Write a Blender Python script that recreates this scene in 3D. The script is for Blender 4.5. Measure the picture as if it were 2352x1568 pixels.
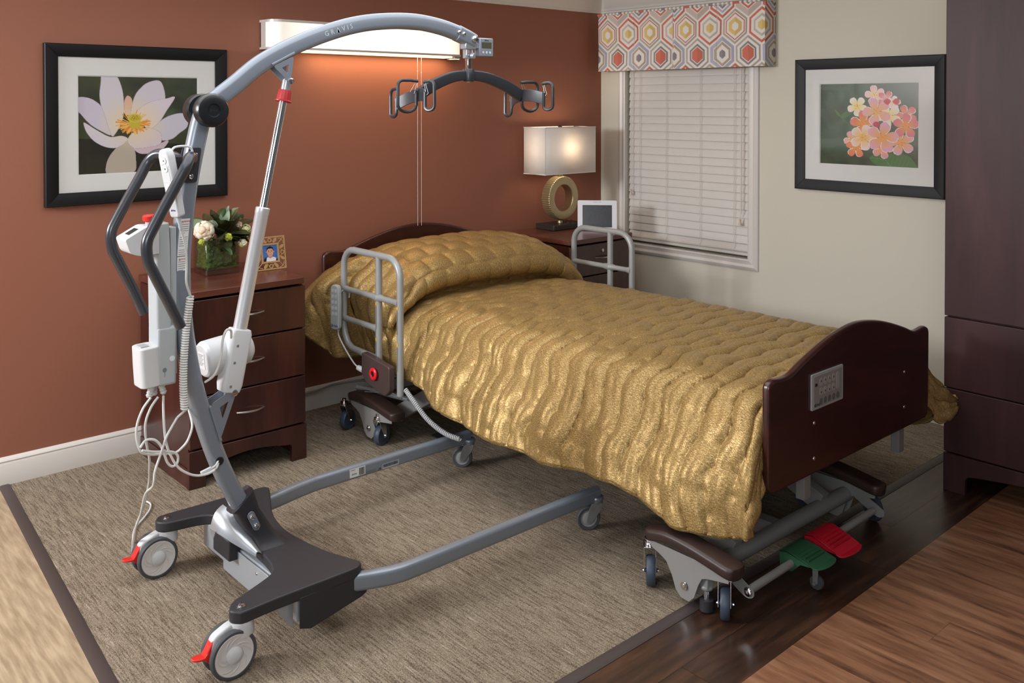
import bpy, math, random
import numpy as np
from mathutils import Vector, Matrix
random.seed(7); np.random.seed(7)
for o in list(bpy.data.objects): bpy.data.objects.remove(o)
S = bpy.context.scene
COL = S.collection
PI = math.pi
# ---------------------------------------------------------------- camera
cd = bpy.data.cameras.new('camera'); cam = bpy.data.objects.new('camera', cd); COL.objects.link(cam)
HEAD = math.radians(48.1986)
cam.location = (-4.5265, -4.1789, 1.55)
cam.rotation_euler = (math.radians(90-0.8), 0, HEAD-PI/2)
cd.sensor_width = 36; cd.lens = 32.627; cd.shift_y = -0.2195; cd.clip_start = .05
S.camera = cam
# ---------------------------------------------------------------- world, lights, exposure
w = bpy.data.worlds.new('world'); S.world = w; w.use_nodes = True
w.node_tree.nodes['Background'].inputs[0].default_value = (.80, .85, 1, 1)
w.node_tree.nodes['Background'].inputs[1].default_value = 0.10
S.view_settings.view_transform = 'Standard'; S.view_settings.look = 'None'
S.view_settings.exposure = 0.16; S.view_settings.gamma = 1; S.view_settings.use_curve_mapping = False
def area(name, loc, aim, sx, sy, power, col):
    l = bpy.data.lights.new(name, 'AREA'); l.shape = 'RECTANGLE'; l.size = sx; l.size_y = sy; l.energy = power; l.color = col
    o = bpy.data.objects.new(name, l); COL.objects.link(o); o.location = loc
    o.rotation_euler = (Vector(aim)-Vector(loc)).to_track_quat('-Z', 'Y').to_euler()
    return o
area('softbox_key', (-6.1, -.45, 2.05), (-.6, -1.4, .75), .8, .9, 135, (.95, .98, 1))
area('ceiling_panel', (-2.9, -1.9, 2.22), (-2.9, -1.9, 0), 2.6, 2.2, 36, (.95, .98, 1))
area('softbox_fill', (-6.0, -4.6, 2.1), (-2.0, -1.0, .8), 1.6, 1.2, 60, (.92, .97, 1))
# ---------------------------------------------------------------- colour + materials
def lin(c):
    return tuple((v/255/12.92 if v/255 <= .04045 else ((v/255+.055)/1.055)**2.4) for v in c)
def mat(name, rgb, rough=.5, metal=0., bump=0., bscale=80., var=0., vscale=20., stretch=(1,1,1), spec=.5, coat=0., sheen=0., emis=None, trans=0., alpha=None, rgb2=None, detail=3.):
    m = bpy.data.materials.new(name); m.use_nodes = True
    nt = m.node_tree; b = nt.nodes['Principled BSDF']; c = lin(rgb)
    b.inputs['Base Color'].default_value = (*c, 1); b.inputs['Roughness'].default_value = rough
    b.inputs['Metallic'].default_value = metal; b.inputs['Specular IOR Level'].default_value = spec
    b.inputs['Coat Weight'].default_value = coat; b.inputs['Coat Roughness'].default_value = .22; b.inputs['Sheen Weight'].default_value = sheen
    b.inputs['Transmission Weight'].default_value = trans
    if emis: b.inputs['Emission Color'].default_value = (*lin(emis[0]), 1); b.inputs['Emission Strength'].default_value = emis[1]
    if bump or var or rgb2:
        tc = nt.nodes.new('ShaderNodeTexCoord'); mp = nt.nodes.new('ShaderNodeMapping'); mp.inputs['Scale'].default_value = stretch
        nt.links.new(tc.outputs['Object'], mp.inputs[0])
        if bump:
            n = nt.nodes.new('ShaderNodeTexNoise'); n.inputs['Scale'].default_value = bscale; n.inputs['Detail'].default_value = detail
            nt.links.new(mp.outputs[0], n.inputs[0]); bp = nt.nodes.new('ShaderNodeBump'); bp.inputs['Strength'].default_value = bump; bp.inputs['Distance'].default_value = .002
            nt.links.new(n.outputs[0], bp.inputs['Height']); nt.links.new(bp.outputs[0], b.inputs['Normal'])
        if var or rgb2:
            n = nt.nodes.new('ShaderNodeTexNoise'); n.inputs['Scale'].default_value = vscale; n.inputs['Detail'].default_value = detail
            nt.links.new(mp.outputs[0], n.inputs[0]); cr = nt.nodes.new('ShaderNodeValToRGB')
            c2 = lin(rgb2) if rgb2 else tuple(v*(1-var) for v in c); c1 = c if rgb2 else tuple(min(1, v*(1+var)) for v in c)
            cr.color_ramp.elements[0].position = .35; cr.color_ramp.elements[1].position = .68
            cr.color_ramp.elements[0].color = (*c2, 1); cr.color_ramp.elements[1].color = (*c1, 1)
            nt.links.new(n.outputs[0], cr.inputs[0]); nt.links.new(cr.outputs[0], b.inputs['Base Color'])
    return m
def vcol_mat(name, rough=.4, coat=0., spec=.5):
    m = mat(name, (200,200,200), rough, coat=coat, spec=spec); nt = m.node_tree
    a = nt.nodes.new('ShaderNodeVertexColor'); a.layer_name = 'Col'
    nt.links.new(a.outputs[0], nt.nodes['Principled BSDF'].inputs['Base Color']); return m
# ---------------------------------------------------------------- mesh builder
LOC = {}
def norm(v): v = np.array(v, float); return v/np.linalg.norm(v)
class M:
    def __init__(s): s.v = []; s.f = []
    def add(s, vs, fs):
        k = len(s.v); s.v += [tuple(map(float, p)) for p in vs]; s.f += [tuple(i+k for i in f) for f in fs]; return s
    def box(s, a, b):
        (x0,y0,z0),(x1,y1,z1) = [min(p) for p in zip(a,b)], [max(p) for p in zip(a,b)]
        return s.add([(x0,y0,z0),(x1,y0,z0),(x1,y1,z0),(x0,y1,z0),(x0,y0,z1),(x1,y0,z1),(x1,y1,z1),(x0,y1,z1)],
            [(0,3,2,1),(4,5,6,7),(0,1,5,4),(1,2,6,5),(2,3,7,6),(3,0,4,7)])
    def obox(s, c, ax, ay, az, sx, sy, sz):     # oriented box, full sizes
        c = np.array(c, float); ax, ay, az = norm(ax)*sx/2, norm(ay)*sy/2, norm(az)*sz/2
        P = [c+i*ax+j*ay+k*az for k in (-1,1) for j in (-1,1) for i in (-1,1)]
        return s.add(P, [(0,2,3,1),(4,5,7,6),(0,1,5,4),(2,6,7,3),(0,4,6,2),(1,3,7,5)])
    def rings(s, R, cap=True, closed=False):
        n = len(R[0]); m = len(R); V = [p for r in R for p in r]; F = []
        for i in range(m-(0 if closed else 1)):
            a = i*n; b = ((i+1) % m)*n
            for j in range(n): F.append((a+j, a+(j+1)%n, b+(j+1)%n, b+j))
        if cap and not closed: F.append(tuple(range(n))[::-1]); F.append(tuple((m-1)*n+j for j in range(n)))
        return s.add(V, F)
    def tube(s, pts, r, n=10, closed=False, cap=True):
        P = [np.array(p, float) for p in pts]; m = len(P); R = []
        rr = r if hasattr(r, '__len__') else [r]*m
        t0 = norm(P[1]-P[0]); u = norm(np.cross(t0, (0,0,1) if abs(t0[2]) < .9 else (1,0,0)))
        for i in range(m):
            if closed: t = norm(P[(i+1)%m]-P[i-1])
            else: t = norm(P[min(i+1,m-1)]-P[max(i-1,0)])
            u = u-t*np.dot(u,t); u = norm(u); v = np.cross(t,u)
            R.append([P[i]+rr[i]*(math.cos(a)*u+math.sin(a)*v) for a in [2*PI*k/n for k in range(n)]])
        return s.rings(R, cap, closed)
    def cyl(s, a, b, r, r2=None, n=20):
        return s.tube([a, b], [r, r if r2 is None else r2], n)
    def sweep(s, pts, sec, fix):                  # section (a,b): b along fix, a = fix x tangent
        P = [np.array(p, float) for p in pts]; fix = norm(fix); R = []
        for i, p in enumerate(P):
            t = norm(P[min(i+1,len(P)-1)]-P[max(i-1,0)]); a = norm(np.cross(fix, t))
            sc = sec(i/(len(P)-1)) if callable(sec) else sec
            R.append([p+q[0]*a+q[1]*fix for q in sc])
        return s.rings(R)
    def lathe(s, prof, o, ax=(0,0,1), n=24, loop=False):      # prof: (r, h) list along axis
        ax = norm(ax); u = norm(np.cross(ax, (1,0,0) if abs(ax[0]) < .9 else (0,1,0))); v = np.cross(ax, u); o = np.array(o, float)
        return s.rings([[o+ax*h+max(r,1e-4)*(math.cos(a)*u+math.sin(a)*v) for a in [2*PI*k/n for k in range(n)]] for r, h in prof], True, loop)
    def prism(s, poly, o, ux, uy, th):            # 2D polygon, extruded by th along ux x uy
        ux, uy = norm(ux), norm(uy); w_ = np.cross(ux, uy)*th; o = np.array(o, float); n = len(poly)
        A = [o+p[0]*ux+p[1]*uy for p in poly]; B = [p+w_ for p in A]
        return s.add(A+B, [tuple(range(n))[::-1], tuple(range(n, 2*n))]+[(i, (i+1)%n, n+(i+1)%n, n+i) for i in range(n)])
    def prism_h(s, poly, hole, o, ux, uy, th):    # polygon with a hole, both with equal point counts
        ux, uy = norm(ux), norm(uy); w_ = np.cross(ux, uy)*th; o = np.array(o, float); n = len(poly)
        f = lambda q, d: [o+p[0]*ux+p[1]*uy+d for p in q]
        V = f(poly,0)+f(hole,0)+f(poly,w_)+f(hole,w_); F = []
        for i in range(n):
            j = (i+1)%n
            F += [(j,i,n+i,n+j), (2*n+i,2*n+j,3*n+j,3*n+i), (i,j,2*n+j,2*n+i), (n+j,n+i,3*n+i,3*n+j)]
        return s.add(V, F)
    def sph(s, c, rx, ry=None, rz=None, n=16, m=10):
        ry = ry or rx; rz = rz or rx; c = np.array(c, float)
        return s.rings([[c+np.array([rx*math.sin(t)*math.cos(a), ry*math.sin(t)*math.sin(a), -rz*math.cos(t)]) for a in [2*PI*k/n for k in range(n)]]
            for t in [max(.03, min(PI-.03, PI*i/m)) for i in range(m+1)]])
def new(name, me, parent=None):
    o = bpy.data.objects.new(name, me); COL.objects.link(o)
    if parent: o.parent = parent
    return o
def build(name, m, material, parent=None, label=None, bevel=0., sub=0, ang=35, seg=2):
    """one mesh object; world coordinates in, stored relative to its thing's origin"""
    off = LOC.get(parent.name, (0,0,0)) if parent else (0,0,0)
    me = bpy.data.meshes.new(name)
    me.from_pydata([(p[0]-off[0], p[1]-off[1], p[2]-off[2]) for p in m.v], [], m.f); me.update()
    me.materials.append(material)
    import bmesh
    bm = bmesh.new(); bm.from_mesh(me); bmesh.ops.recalc_face_normals(bm, faces=bm.faces); bm.to_mesh(me); bm.free()
    me.shade_smooth(); me.set_sharp_from_angle(angle=math.radians(ang))
    o = new(name, me, parent); LOC[o.name] = off
    if label: o['label'] = label
    if bevel:
        b = o.modifiers.new('bevel', 'BEVEL'); b.width = bevel; b.segments = seg; b.limit_method = 'ANGLE'; b.angle_limit = math.radians(40); b.harden_normals = False
    if sub:
        b = o.modifiers.new('sub', 'SUBSURF'); b.levels = sub; b.render_levels = sub
    return o
def tag(o, label, cat, group=None, kind=None):
    o['label'] = label; o['category'] = cat
    if group: o['group'] = group
    if kind: o['kind'] = kind
    return o
def thing(name, label, cat, loc, group=None):
    o = bpy.data.objects.new(name, None); COL.objects.link(o); o.empty_display_size = .05
    o.location = loc; LOC[o.name] = tuple(loc); return tag(o, label, cat, group)
def struct(o): o['kind'] = 'structure'; return o
def setup_empty(name, loc):
    o = bpy.data.objects.new(name, None); COL.objects.link(o); o.location = loc; LOC[o.name] = tuple(loc); o['kind'] = 'structure'; return o
def cat_rom(P, n=6, closed=False):
    P = [np.array(p, float) for p in P]; m = len(P); out = []
    for i in range(m if closed else m-1):
        g = (lambda k: P[k % m]) if closed else (lambda k: P[max(0, min(m-1, k))])
        p0, p1, p2, p3 = g(i-1), g(i), g(i+1), g(i+2)
        for k in range(n):
            t = k/n; out.append(.5*((2*p1)+(-p0+p2)*t+(2*p0-5*p1+4*p2-p3)*t*t+(-p0+3*p1-3*p2+p3)*t**3))
    if not closed: out.append(P[-1])
    return out
def rrect(hx, hy, r, n=4):
    out = []
    for cx, cy, a0 in ((hx-r, hy-r, 0), (-hx+r, hy-r, PI/2), (-hx+r, -hy+r, PI), (hx-r, -hy+r, 1.5*PI)):
        out += [(cx+r*math.cos(a0+PI/2*k/n), cy+r*math.sin(a0+PI/2*k/n)) for k in range(n+1)]
    return out
def rpoly(P, r, n=4):                              # polygon with rounded corners
    out = []; m = len(P)
    for i in range(m):
        a, b, c = np.array(P[i-1]), np.array(P[i]), np.array(P[(i+1)%m])
        ri = r[i] if hasattr(r, '__len__') else r
        ri = min(ri, .45*np.linalg.norm(a-b), .45*np.linalg.norm(c-b))
        p, q = b+norm(a-b)*ri, b+norm(c-b)*ri
        out += [tuple((1-t)**2*p+2*t*(1-t)*b+t*t*q) for t in [k/n for k in range(n+1)]]
    return out
def text(name, s, size, o, ux, uy, material, parent, depth=.0003, label=None, align='CENTER'):
    cu = bpy.data.curves.new('t', 'FONT'); cu.body = s; cu.size = size; cu.align_x = align; cu.align_y = 'CENTER'; cu.extrude = depth; cu.resolution_u = 2
    t = bpy.data.objects.new('t', cu); COL.objects.link(t)
    me = bpy.data.meshes.new_from_object(t.evaluated_get(bpy.context.evaluated_depsgraph_get()))
    bpy.data.objects.remove(t); ux, uy = norm(ux), norm(uy); w_ = np.cross(ux, uy); o = np.array(o, float)
    m = M(); m.v = [tuple(o+v.co[0]*ux+v.co[1]*uy+v.co[2]*w_) for v in me.vertices]; m.f = [tuple(p.vertices) for p in me.polygons]
    if not m.f: return None
    return build(name, m, material, parent, label)
def grid_obj(name, P, material, parent=None, cols=None, smooth=True):
    """P: (nu,nv,3) array"""
    nu, nv = P.shape[:2]; off = LOC.get(parent.name, (0,0,0)) if parent else (0,0,0)
    idx = np.arange(nu*nv).reshape(nu, nv)
    F = np.stack([idx[:-1,:-1], idx[1:,:-1], idx[1:,1:], idx[:-1,1:]], -1).reshape(-1, 4)
    me = bpy.data.meshes.new(name); V = (P-np.array(off)).reshape(-1, 3)
    me.vertices.add(len(V)); me.vertices.foreach_set('co', V.astype(np.float32).ravel())
    me.loops.add(F.size); me.loops.foreach_set('vertex_index', F.astype(np.int32).ravel())
    me.polygons.add(len(F)); me.polygons.foreach_set('loop_start', np.arange(0, F.size, 4, dtype=np.int32))
    me.update(calc_edges=True); me.validate(); me.materials.append(material)
    if cols is not None:
        a = me.color_attributes.new('Col', 'FLOAT_COLOR', 'POINT')
        c = np.ones((nu*nv, 4), np.float32); c[:, :3] = cols.reshape(-1, 3); a.data.foreach_set('color', c.ravel())
    if smooth: me.shade_smooth()
    o = new(name, me, parent); LOC[o.name] = off; return o
# ---- painting helpers for flat prints
def smoothnoise(h, w_, cells, seed=0):
    rs = np.random.RandomState(seed); out = np.zeros((h, w_)); amp = 1; tot = 0
    for o_ in range(3):
        gy, gx = int(cells*2**o_)+2, int(cells*2**o_*w_/h)+2; g = rs.rand(gy, gx)
        y = np.linspace(0, gy-1.001, h); x = np.linspace(0, gx-1.001, w_); yi, xi = y.astype(int), x.astype(int)
        fy, fx = (y-yi)[:, None], (x-xi)[None]; fy = fy*fy*(3-2*fy); fx = fx*fx*(3-2*fx)
        a = g[yi][:, xi]*(1-fx)+g[yi][:, xi+1]*fx; b = g[yi+1][:, xi]*(1-fx)+g[yi+1][:, xi+1]*fx
        out += amp*(a*(1-fy)+b*fy); tot += amp; amp *= .5
    return out/tot
class Paint:
    def __init__(s, w_, h): s.w, s.h = w_, h; s.a = np.zeros((h, w_, 3)); s.X, s.Y = np.meshgrid((np.arange(w_)+.5)/w_, (np.arange(h)+.5)/h)
    def mask(s, poly):
        x, y = s.X, s.Y; m = np.zeros(x.shape, bool); n = len(poly)
        for i in range(n):
            x1, y1 = poly[i]; x2, y2 = poly[(i+1)%n]
            if y1 == y2: continue
            c = ((y1 > y) != (y2 > y)) & (x < (x2-x1)*(y-y1)/(y2-y1)+x1); m ^= c
        return m
    def fill(s, poly, c1, c2=None, p=None, r=.3):
        m = s.mask(poly); c1 = np.array(c1, float)
        if c2 is None: s.a[m] = c1
        else:
            t = np.clip(np.hypot(s.X-p[0], (s.Y-p[1]))/r, 0, 1)[m][:, None]; s.a[m] = np.array(c2)*(1-t)+c1*t
        return m
    def ell(s, cx, cy, rx, ry, c):
        m = ((s.X-cx)/rx)**2+((s.Y-cy)/ry)**2 < 1; s.a[m] = c; return m
    def stroke(s, pts, wd, c):
        for i in range(len(pts)-1):
            a, b = np.array(pts[i]), np.array(pts[i+1]); d = b-a; L = max(1e-9, d@d)
            t = np.clip(((s.X-a[0])*d[0]+(s.Y-a[1])*d[1])/L, 0, 1)
            s.a[np.hypot(s.X-a[0]-t*d[0], s.Y-a[1]-t*d[1]) < wd] = c
    def put(s, name, o, ux, uy, w_, h, material, parent):   # o: top-left corner; ux right, uy up
        L = np.where(s.a <= .04045, s.a/12.92, ((s.a+.055)/1.055)**2.4)
        i = np.linspace(0, 1, s.h)[:, None, None]; j = np.linspace(0, 1, s.w)[None, :, None]
        P = np.array(o, float)+j*w_*norm(ux)-i*h*norm(uy)
        return grid_obj(name, P, material, parent, L)
# ---------------------------------------------------------------- materials
red_wall = mat('terracotta paint', (150,96,76), .55, bump=.12, bscale=260, spec=.35)
tan_wall = mat('beige paint', (212,206,191), .6, bump=.12, bscale=260, spec=.3)
white_trim = mat('white gloss paint', (218,212,206), .35)
ceil_m = mat('ceiling paint', (225,222,214), .8)
def carpet_mat():
    m = mat('carpet', (120,105,88), .95, spec=.1); nt = m.node_tree; b = nt.nodes['Principled BSDF']; L = nt.links
    tc = nt.nodes.new('ShaderNodeTexCoord')
    def noise(scale, sx, sy, det=2):
        mp = nt.nodes.new('ShaderNodeMapping'); mp.inputs['Scale'].default_value = (sx, sy, 1); mp.inputs['Rotation'].default_value = (0, 0, math.radians(3))
        n = nt.nodes.new('ShaderNodeTexNoise'); n.inputs['Scale'].default_value = scale; n.inputs['Detail'].default_value = det
        L.new(tc.outputs['Object'], mp.inputs[0]); L.new(mp.outputs[0], n.inputs[0]); return n
    def ramp(n, stops):
        r = nt.nodes.new('ShaderNodeValToRGB'); e = r.color_ramp.elements
        while len(e) < len(stops): e.new(.5)
        for k, (p, c) in enumerate(stops): e[k].position = p; e[k].color = (*lin(c), 1)
        L.new(n.outputs[0], r.inputs[0]); return r
    fine = noise(420, 1, .6, 2); st = noise(170, 1, .06, 2); st2 = noise(130, 1, .09, 1); big = noise(30, 1, .15)
    r1 = ramp(fine, [(.36, (86,75,62)), (.5, (132,119,102)), (.64, (176,166,149))])
    r2 = ramp(st, [(.38, (88,72,60)), (.5, (136,121,104)), (.62, (150,135,118))])
    mx = nt.nodes.new('ShaderNodeMixRGB'); mx.inputs[0].default_value = .5; L.new(r1.outputs[0], mx.inputs[1]); L.new(r2.outputs[0], mx.inputs[2])
    r3 = ramp(st2, [(.67, (0,0,0)), (.72, (150,150,150))])
    m2 = nt.nodes.new('ShaderNodeMixRGB'); L.new(r3.outputs[0], m2.inputs[0]); L.new(mx.outputs[0], m2.inputs[1]); m2.inputs[2].default_value = (*lin((205,194,175)), 1)
    L.new(m2.outputs[0], b.inputs['Base Color'])
    bp = nt.nodes.new('ShaderNodeBump'); bp.inputs['Strength'].default_value = .7; bp.inputs['Distance'].default_value = .003
    ad = nt.nodes.new('ShaderNodeMath'); L.new(fine.outputs[0], ad.inputs[0]); L.new(st.outputs[0], ad.inputs[1]); L.new(ad.outputs[0], bp.inputs['Height']); L.new(bp.outputs[0], b.inputs['Normal'])
    return m
carpet = carpet_mat()
def wood(name, c_dark, c_mid, c_light, scale, stretch, rough=.35, coat=.2, rot=0, bump=.08):
    m = mat(name, c_mid, rough, coat=coat); nt = m.node_tree; b = nt.nodes['Principled BSDF']; L = nt.links
    tc = nt.nodes.new('ShaderNodeTexCoord'); oi = nt.nodes.new('ShaderNodeObjectInfo')
    ad = nt.nodes.new('ShaderNodeVectorMath'); ad.operation = 'ADD'; mu = nt.nodes.new('ShaderNodeMath'); mu.operation = 'MULTIPLY'; mu.inputs[1].default_value = 17.
    L.new(oi.outputs['Random'], mu.inputs[0]); L.new(tc.outputs['Object'], ad.inputs[0]); L.new(mu.outputs[0], ad.inputs[1])
    mp = nt.nodes.new('ShaderNodeMapping'); mp.inputs['Scale'].default_value = stretch; mp.inputs['Rotation'].default_value = (0, 0, rot)
    L.new(ad.outputs[0], mp.inputs[0]); n = nt.nodes.new('ShaderNodeTexNoise'); n.inputs['Scale'].default_value = scale; n.inputs['Detail'].default_value = 8; n.inputs['Roughness'].default_value = .62; n.inputs['Distortion'].default_value = .35
    L.new(mp.outputs[0], n.inputs[0]); r = nt.nodes.new('ShaderNodeValToRGB'); e = r.color_ramp.elements; e.new(.5)
    for k, (p, c) in enumerate(((.30, c_dark), (.5, c_mid), (.68, c_light))): e[k].position = p; e[k].color = (*lin(c), 1)
    L.new(n.outputs[0], r.inputs[0]); L.new(r.outputs[0], b.inputs['Base Color'])
    if bump:
        bp = nt.nodes.new('ShaderNodeBump'); bp.inputs['Strength'].default_value = bump; bp.inputs['Distance'].default_value = .002; L.new(n.outputs[0], bp.inputs['Height']); L.new(bp.outputs[0], b.inputs['Normal'])
    return m
dark_plank = wood('dark plank', (36,21,14), (60,38,27), (86,57,40), 26, (.12, 1, 1), .38)
light_plank = wood('light plank', (84,52,36), (142,98,71), (168,122,92), 26, (1, .12, 1), .42)
mahogany = wood('mahogany', (46,18,16), (62,27,23), (78,38,31), 10, (1, 1, .12), .32, .25, bump=.02)
mahogany_top = wood('mahogany top', (70,33,27), (92,47,38), (110,60,46), 10, (.12, 1, 1), .30, .25, bump=.02)
vinyl = mat('vinyl', (184,163,135), .6, rgb2=(150,130,104), vscale=14, stretch=(5,.5,1), bump=.05, bscale=200)
strip_m = mat('rubber strip', (72,62,60), .5)
alu_gray = mat('gray metallic paint', (138,147,160), .32, .35, coat=.35)
alu_light = mat('light gray paint', (176,182,190), .30, .3, coat=.3)
silver = mat('silver plate', (190,195,202), .28, .7)
charcoal = mat('charcoal metal', (62,65,72), .28, .3, coat=.4)
spread_m = mat('spreader paint', (54,56,62), .35, .25, coat=.2)
black_pl = mat('black plastic', (46,45,50), .5, bump=.08, bscale=500)
black_gl = mat('black gloss', (26,28,32), .3, coat=.3)
chrome = mat('chrome', (230,230,232), .12, 1.)
white_pl = mat('white plastic', (206,208,211), .42, spec=.35)
grey_pl = mat('pale grey plastic', (178,184,188), .45, spec=.35)
red_pl = mat('red plastic', (214,44,36), .4)
dred_pl = mat('dark red plastic', (170,36,40), .4)
rubber = mat('grey rubber', (78,80,84), .6)
rubber_blue = mat('blue grey rubber', (62,72,88), .45)
brown_pl = mat('brown plastic', (56,40,36), .42, bump=.05, bscale=400)
bedgray = mat('bed frame grey', (140,139,138), .45, .1)
railgray = mat('rail grey', (156,158,158), .38, .15, coat=.2)
frame_black = mat('black frame', (20,19,20), .5, spec=.25)
frame_grayblack = mat('satin black frame', (34,35,40), .5, spec=.3)
matboard = mat('mat board', (226,226,224), .85, bump=.02, bscale=300)
print_m = vcol_mat('photo print', .32, coat=.25)
ink = mat('black ink', (30,30,34), .6); ink_blue = mat('blue ink', (40,50,120), .6); ink_red = mat('red ink', (190,60,60), .6); ink_grey = mat('grey ink', (120,122,128), .6); ink_light = mat('pale lettering', (196,202,212), .5)
paper = mat('label paper', (226,226,226), .6)
gold_wood = mat('gold painted wood', (186,148,98), .5, bump=.1, bscale=200)
def thin_glass(name='thin glass', tint=(1,1,1), k=.06):
    m = bpy.data.materials.new(name); m.use_nodes = True; nt = m.node_tree; nt.nodes.clear()
    o = nt.nodes.new('ShaderNodeOutputMaterial'); t = nt.nodes.new('ShaderNodeBsdfTransparent'); g = nt.nodes.new('ShaderNodeBsdfGlossy')
    t.inputs[0].default_value = (*tint, 1); g.inputs['Roughness'].default_value = .03; mx = nt.nodes.new('ShaderNodeMixShader')
    lw = nt.nodes.new('ShaderNodeLayerWeight'); lw.inputs[0].default_value = .5; pw_ = nt.nodes.new('ShaderNodeMath'); pw_.operation = 'POWER'; pw_.inputs[1].default_value = 4.; nt.links.new(lw.outputs['Facing'], pw_.inputs[0])
    f = nt.nodes.new('ShaderNodeMath'); f.operation = 'MULTIPLY_ADD'; f.inputs[1].default_value = .55; f.inputs[2].default_value = k*.5; nt.links.new(pw_.outputs[0], f.inputs[0])
    nt.links.new(f.outputs[0], mx.inputs[0])
    nt.links.new(t.outputs[0], mx.inputs[1]); nt.links.new(g.outputs[0], mx.inputs[2]); nt.links.new(mx.outputs[0], o.inputs[0]); return m
glass = thin_glass()
# ================================================================ ROOM
CH = 2.25
struct(build('wall_back', M().box((-6.5, 0, 0), (.12, .12, CH)), red_wall))
WY0, WY1, WZ0, WZ1 = -1.147, -.226, .665, 1.80
wr = M().box((0, -6, 0), (.12, WY0, CH)).box((0, WY1, 0), (.12, 0, CH)).box((0, WY0, 0), (.12, WY1, WZ0)).box((0, WY0, WZ1), (.12, WY1, CH))
struct(build('wall_right', wr, tan_wall))
struct(build('ceiling', M().box((-6.5, -6, CH), (.12, .12, CH+.08)), ceil_m))
# floor: slab, carpet inset, vinyl, transition strips and planks
fl = struct(build('floor', M().box((-6.5, -6, -.06), (.12, .12, -.012)), mat('screed', (60,50,44), .9)))
XA, XB = -3.505, -3.735          # carpet edge / strip at y=0 and y=-2.45
cE = lambda y: -3.545+(.0762)*y   # carpet left edge x(y)
cp = M().prism([(cE(0), 0), (cE(-2.47), -2.425), (0, -2.395), (0, 0)], (0,0,-.012), (1,0,0), (0,1,0), .013)
build('carpet', cp, carpet, fl, label='woven brown flecked carpet inset')
build('vinyl_tile', M().prism([(-6.5, 0), (-6.5, -6), (cE(-6)-.04, -6), (cE(0)-.04, 0)], (0,0,-.012), (1,0,0), (0,1,0), .012), vinyl, fl, label='beige streaked vinyl')
def strip_prof(h=.004): return [(-.021,-.004),(.021,-.004),(.021,0),(.012,h),(-.012,h),(-.021,0)]
s1 = M(); a, b = np.array((cE(0)-.02, -.0, 0)), np.array((cE(-2.45)-.02, -2.45, 0))
s1.sweep([a, b], [(q[1], q[0]) for q in [(p[0], p[1]) for p in strip_prof()]], norm(np.cross(b-a, (0,0,1))))
s1 = M(); d = norm(b-a); nn = np.array((-d[1], d[0], 0))
s1.rings([[p+q[0]*nn+np.array((0,0,q[1]+.001)) for q in strip_prof()] for p in (a, b)])
build('transition_strip', s1, strip_m, fl)
s2 = M(); a, b = np.array((cE(-2.45)-.03, -2.447, 0)), np.array((0, -2.417, 0)); d = norm(b-a); nn = np.array((-d[1], d[0], 0))
s2.rings([[p+q[0]*nn+np.array((0,0,q[1]+.001)) for q in strip_prof()] for p in (a, b)])
build('transition_strip', s2, strip_m, fl)
def clip(poly, nx, ny, c):        # keep nx*x+ny*y <= c
    out = []
    for i in range(len(poly)):
        p, q = poly[i-1], poly[i]; dp, dq = nx*p[0]+ny*p[1]-c, nx*q[0]+ny*q[1]-c
        if (dp <= 0) != (dq <= 0): t = dp/(dp-dq); out.append((p[0]+t*(q[0]-p[0]), p[1]+t*(q[1]-p[1])))
        if dq <= 0: out.append(q)
    return out
# dark border planks along x (two rows), then lighter planks along y
BY = [-2.435, -2.595, -2.745]
for row in range(2):
    x0 = -4.55 + (.20 if row else .52)
    while x0 < .0:
        x1 = min(x0+.93, .0)
        sl = .0122
        q = [(x0+.0006, BY[row]+sl*(x0+1.9)), (x0+.0006, BY[row+1]+sl*(x0+1.9)+.0006), (x1-.0006, BY[row+1]+sl*(x1+1.9)+.0006), (x1-.0006, BY[row]+sl*(x1+1.9))]
        build('plank', M().prism(q, (0,0,-.012), (1,0,0), (0,1,0), .0118), dark_plank, fl, label='dark walnut border plank')
        x0 = x1
xx = -4.6; k = 0
while xx < 0:
    y0 = -2.4-[0, .55, 1.0, .3, .8][k%5]
    segs = [(-2.4, y0-.3)] + [(y0-.3-1.22*i, y0-.3-1.22*(i+1)) for i in range(3)]
    for ya, yb in segs:
        q = [(xx+.0004, ya-.0004), (xx+.0004, yb+.0004), (xx+.1516, yb+.0004), (xx+.1516, ya-.0004)]
        q = clip(q, -.0122, 1, BY[2]+.0122*1.9)
        if len(q) > 2: build('plank', M().prism(q, (0,0,-.012), (1,0,0), (0,1,0), .0118), light_plank, fl)
    xx += .152; k += 1
# baseboards, crown
def bb(x0, x1, name):
    m = M(); prof = [(0,0),(-.016,0),(-.016,.085),(-.012,.092),(-.014,.098),(-.009,.108),(-.003,.113),(0,.113)]
    m.rings([[(x, p[0]-.0, p[1]) for p in prof] for x in (x0, x1)]); return build(name, m, white_trim)
struct(bb(-6.5, 0, 'baseboard_back'))
m = M(); prof = [(0,0),(-.014,0),(-.014,.085),(-.009,.108),(0,.113)]
m.rings([[(p[0], y, p[1]) for p in prof] for y in (-6, -.016)]); struct(build('baseboard_right', m, tan_wall))
crown = [(0,2.141),(-.012,2.141),(-.014,2.152),(-.020,2.156),(-.022,2.163),(-.030,2.172),(-.048,2.196),(-.062,2.218),(-.068,2.226),(-.078,2.230),(-.080,2.25),(0,2.25)]
m = M(); m.rings([[(x+(p[0] if x > -1 else 0), p[0], p[1]) for p in crown] for x in (-6.5, 0)]); struct(build('trim_1', m, white_trim))
m = M(); m.rings([[(p[0], y+(p[0] if y > -1 else 0), p[1]) for p in crown] for y in (-6, 0)]); struct(build('trim_2', m, white_trim))
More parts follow.
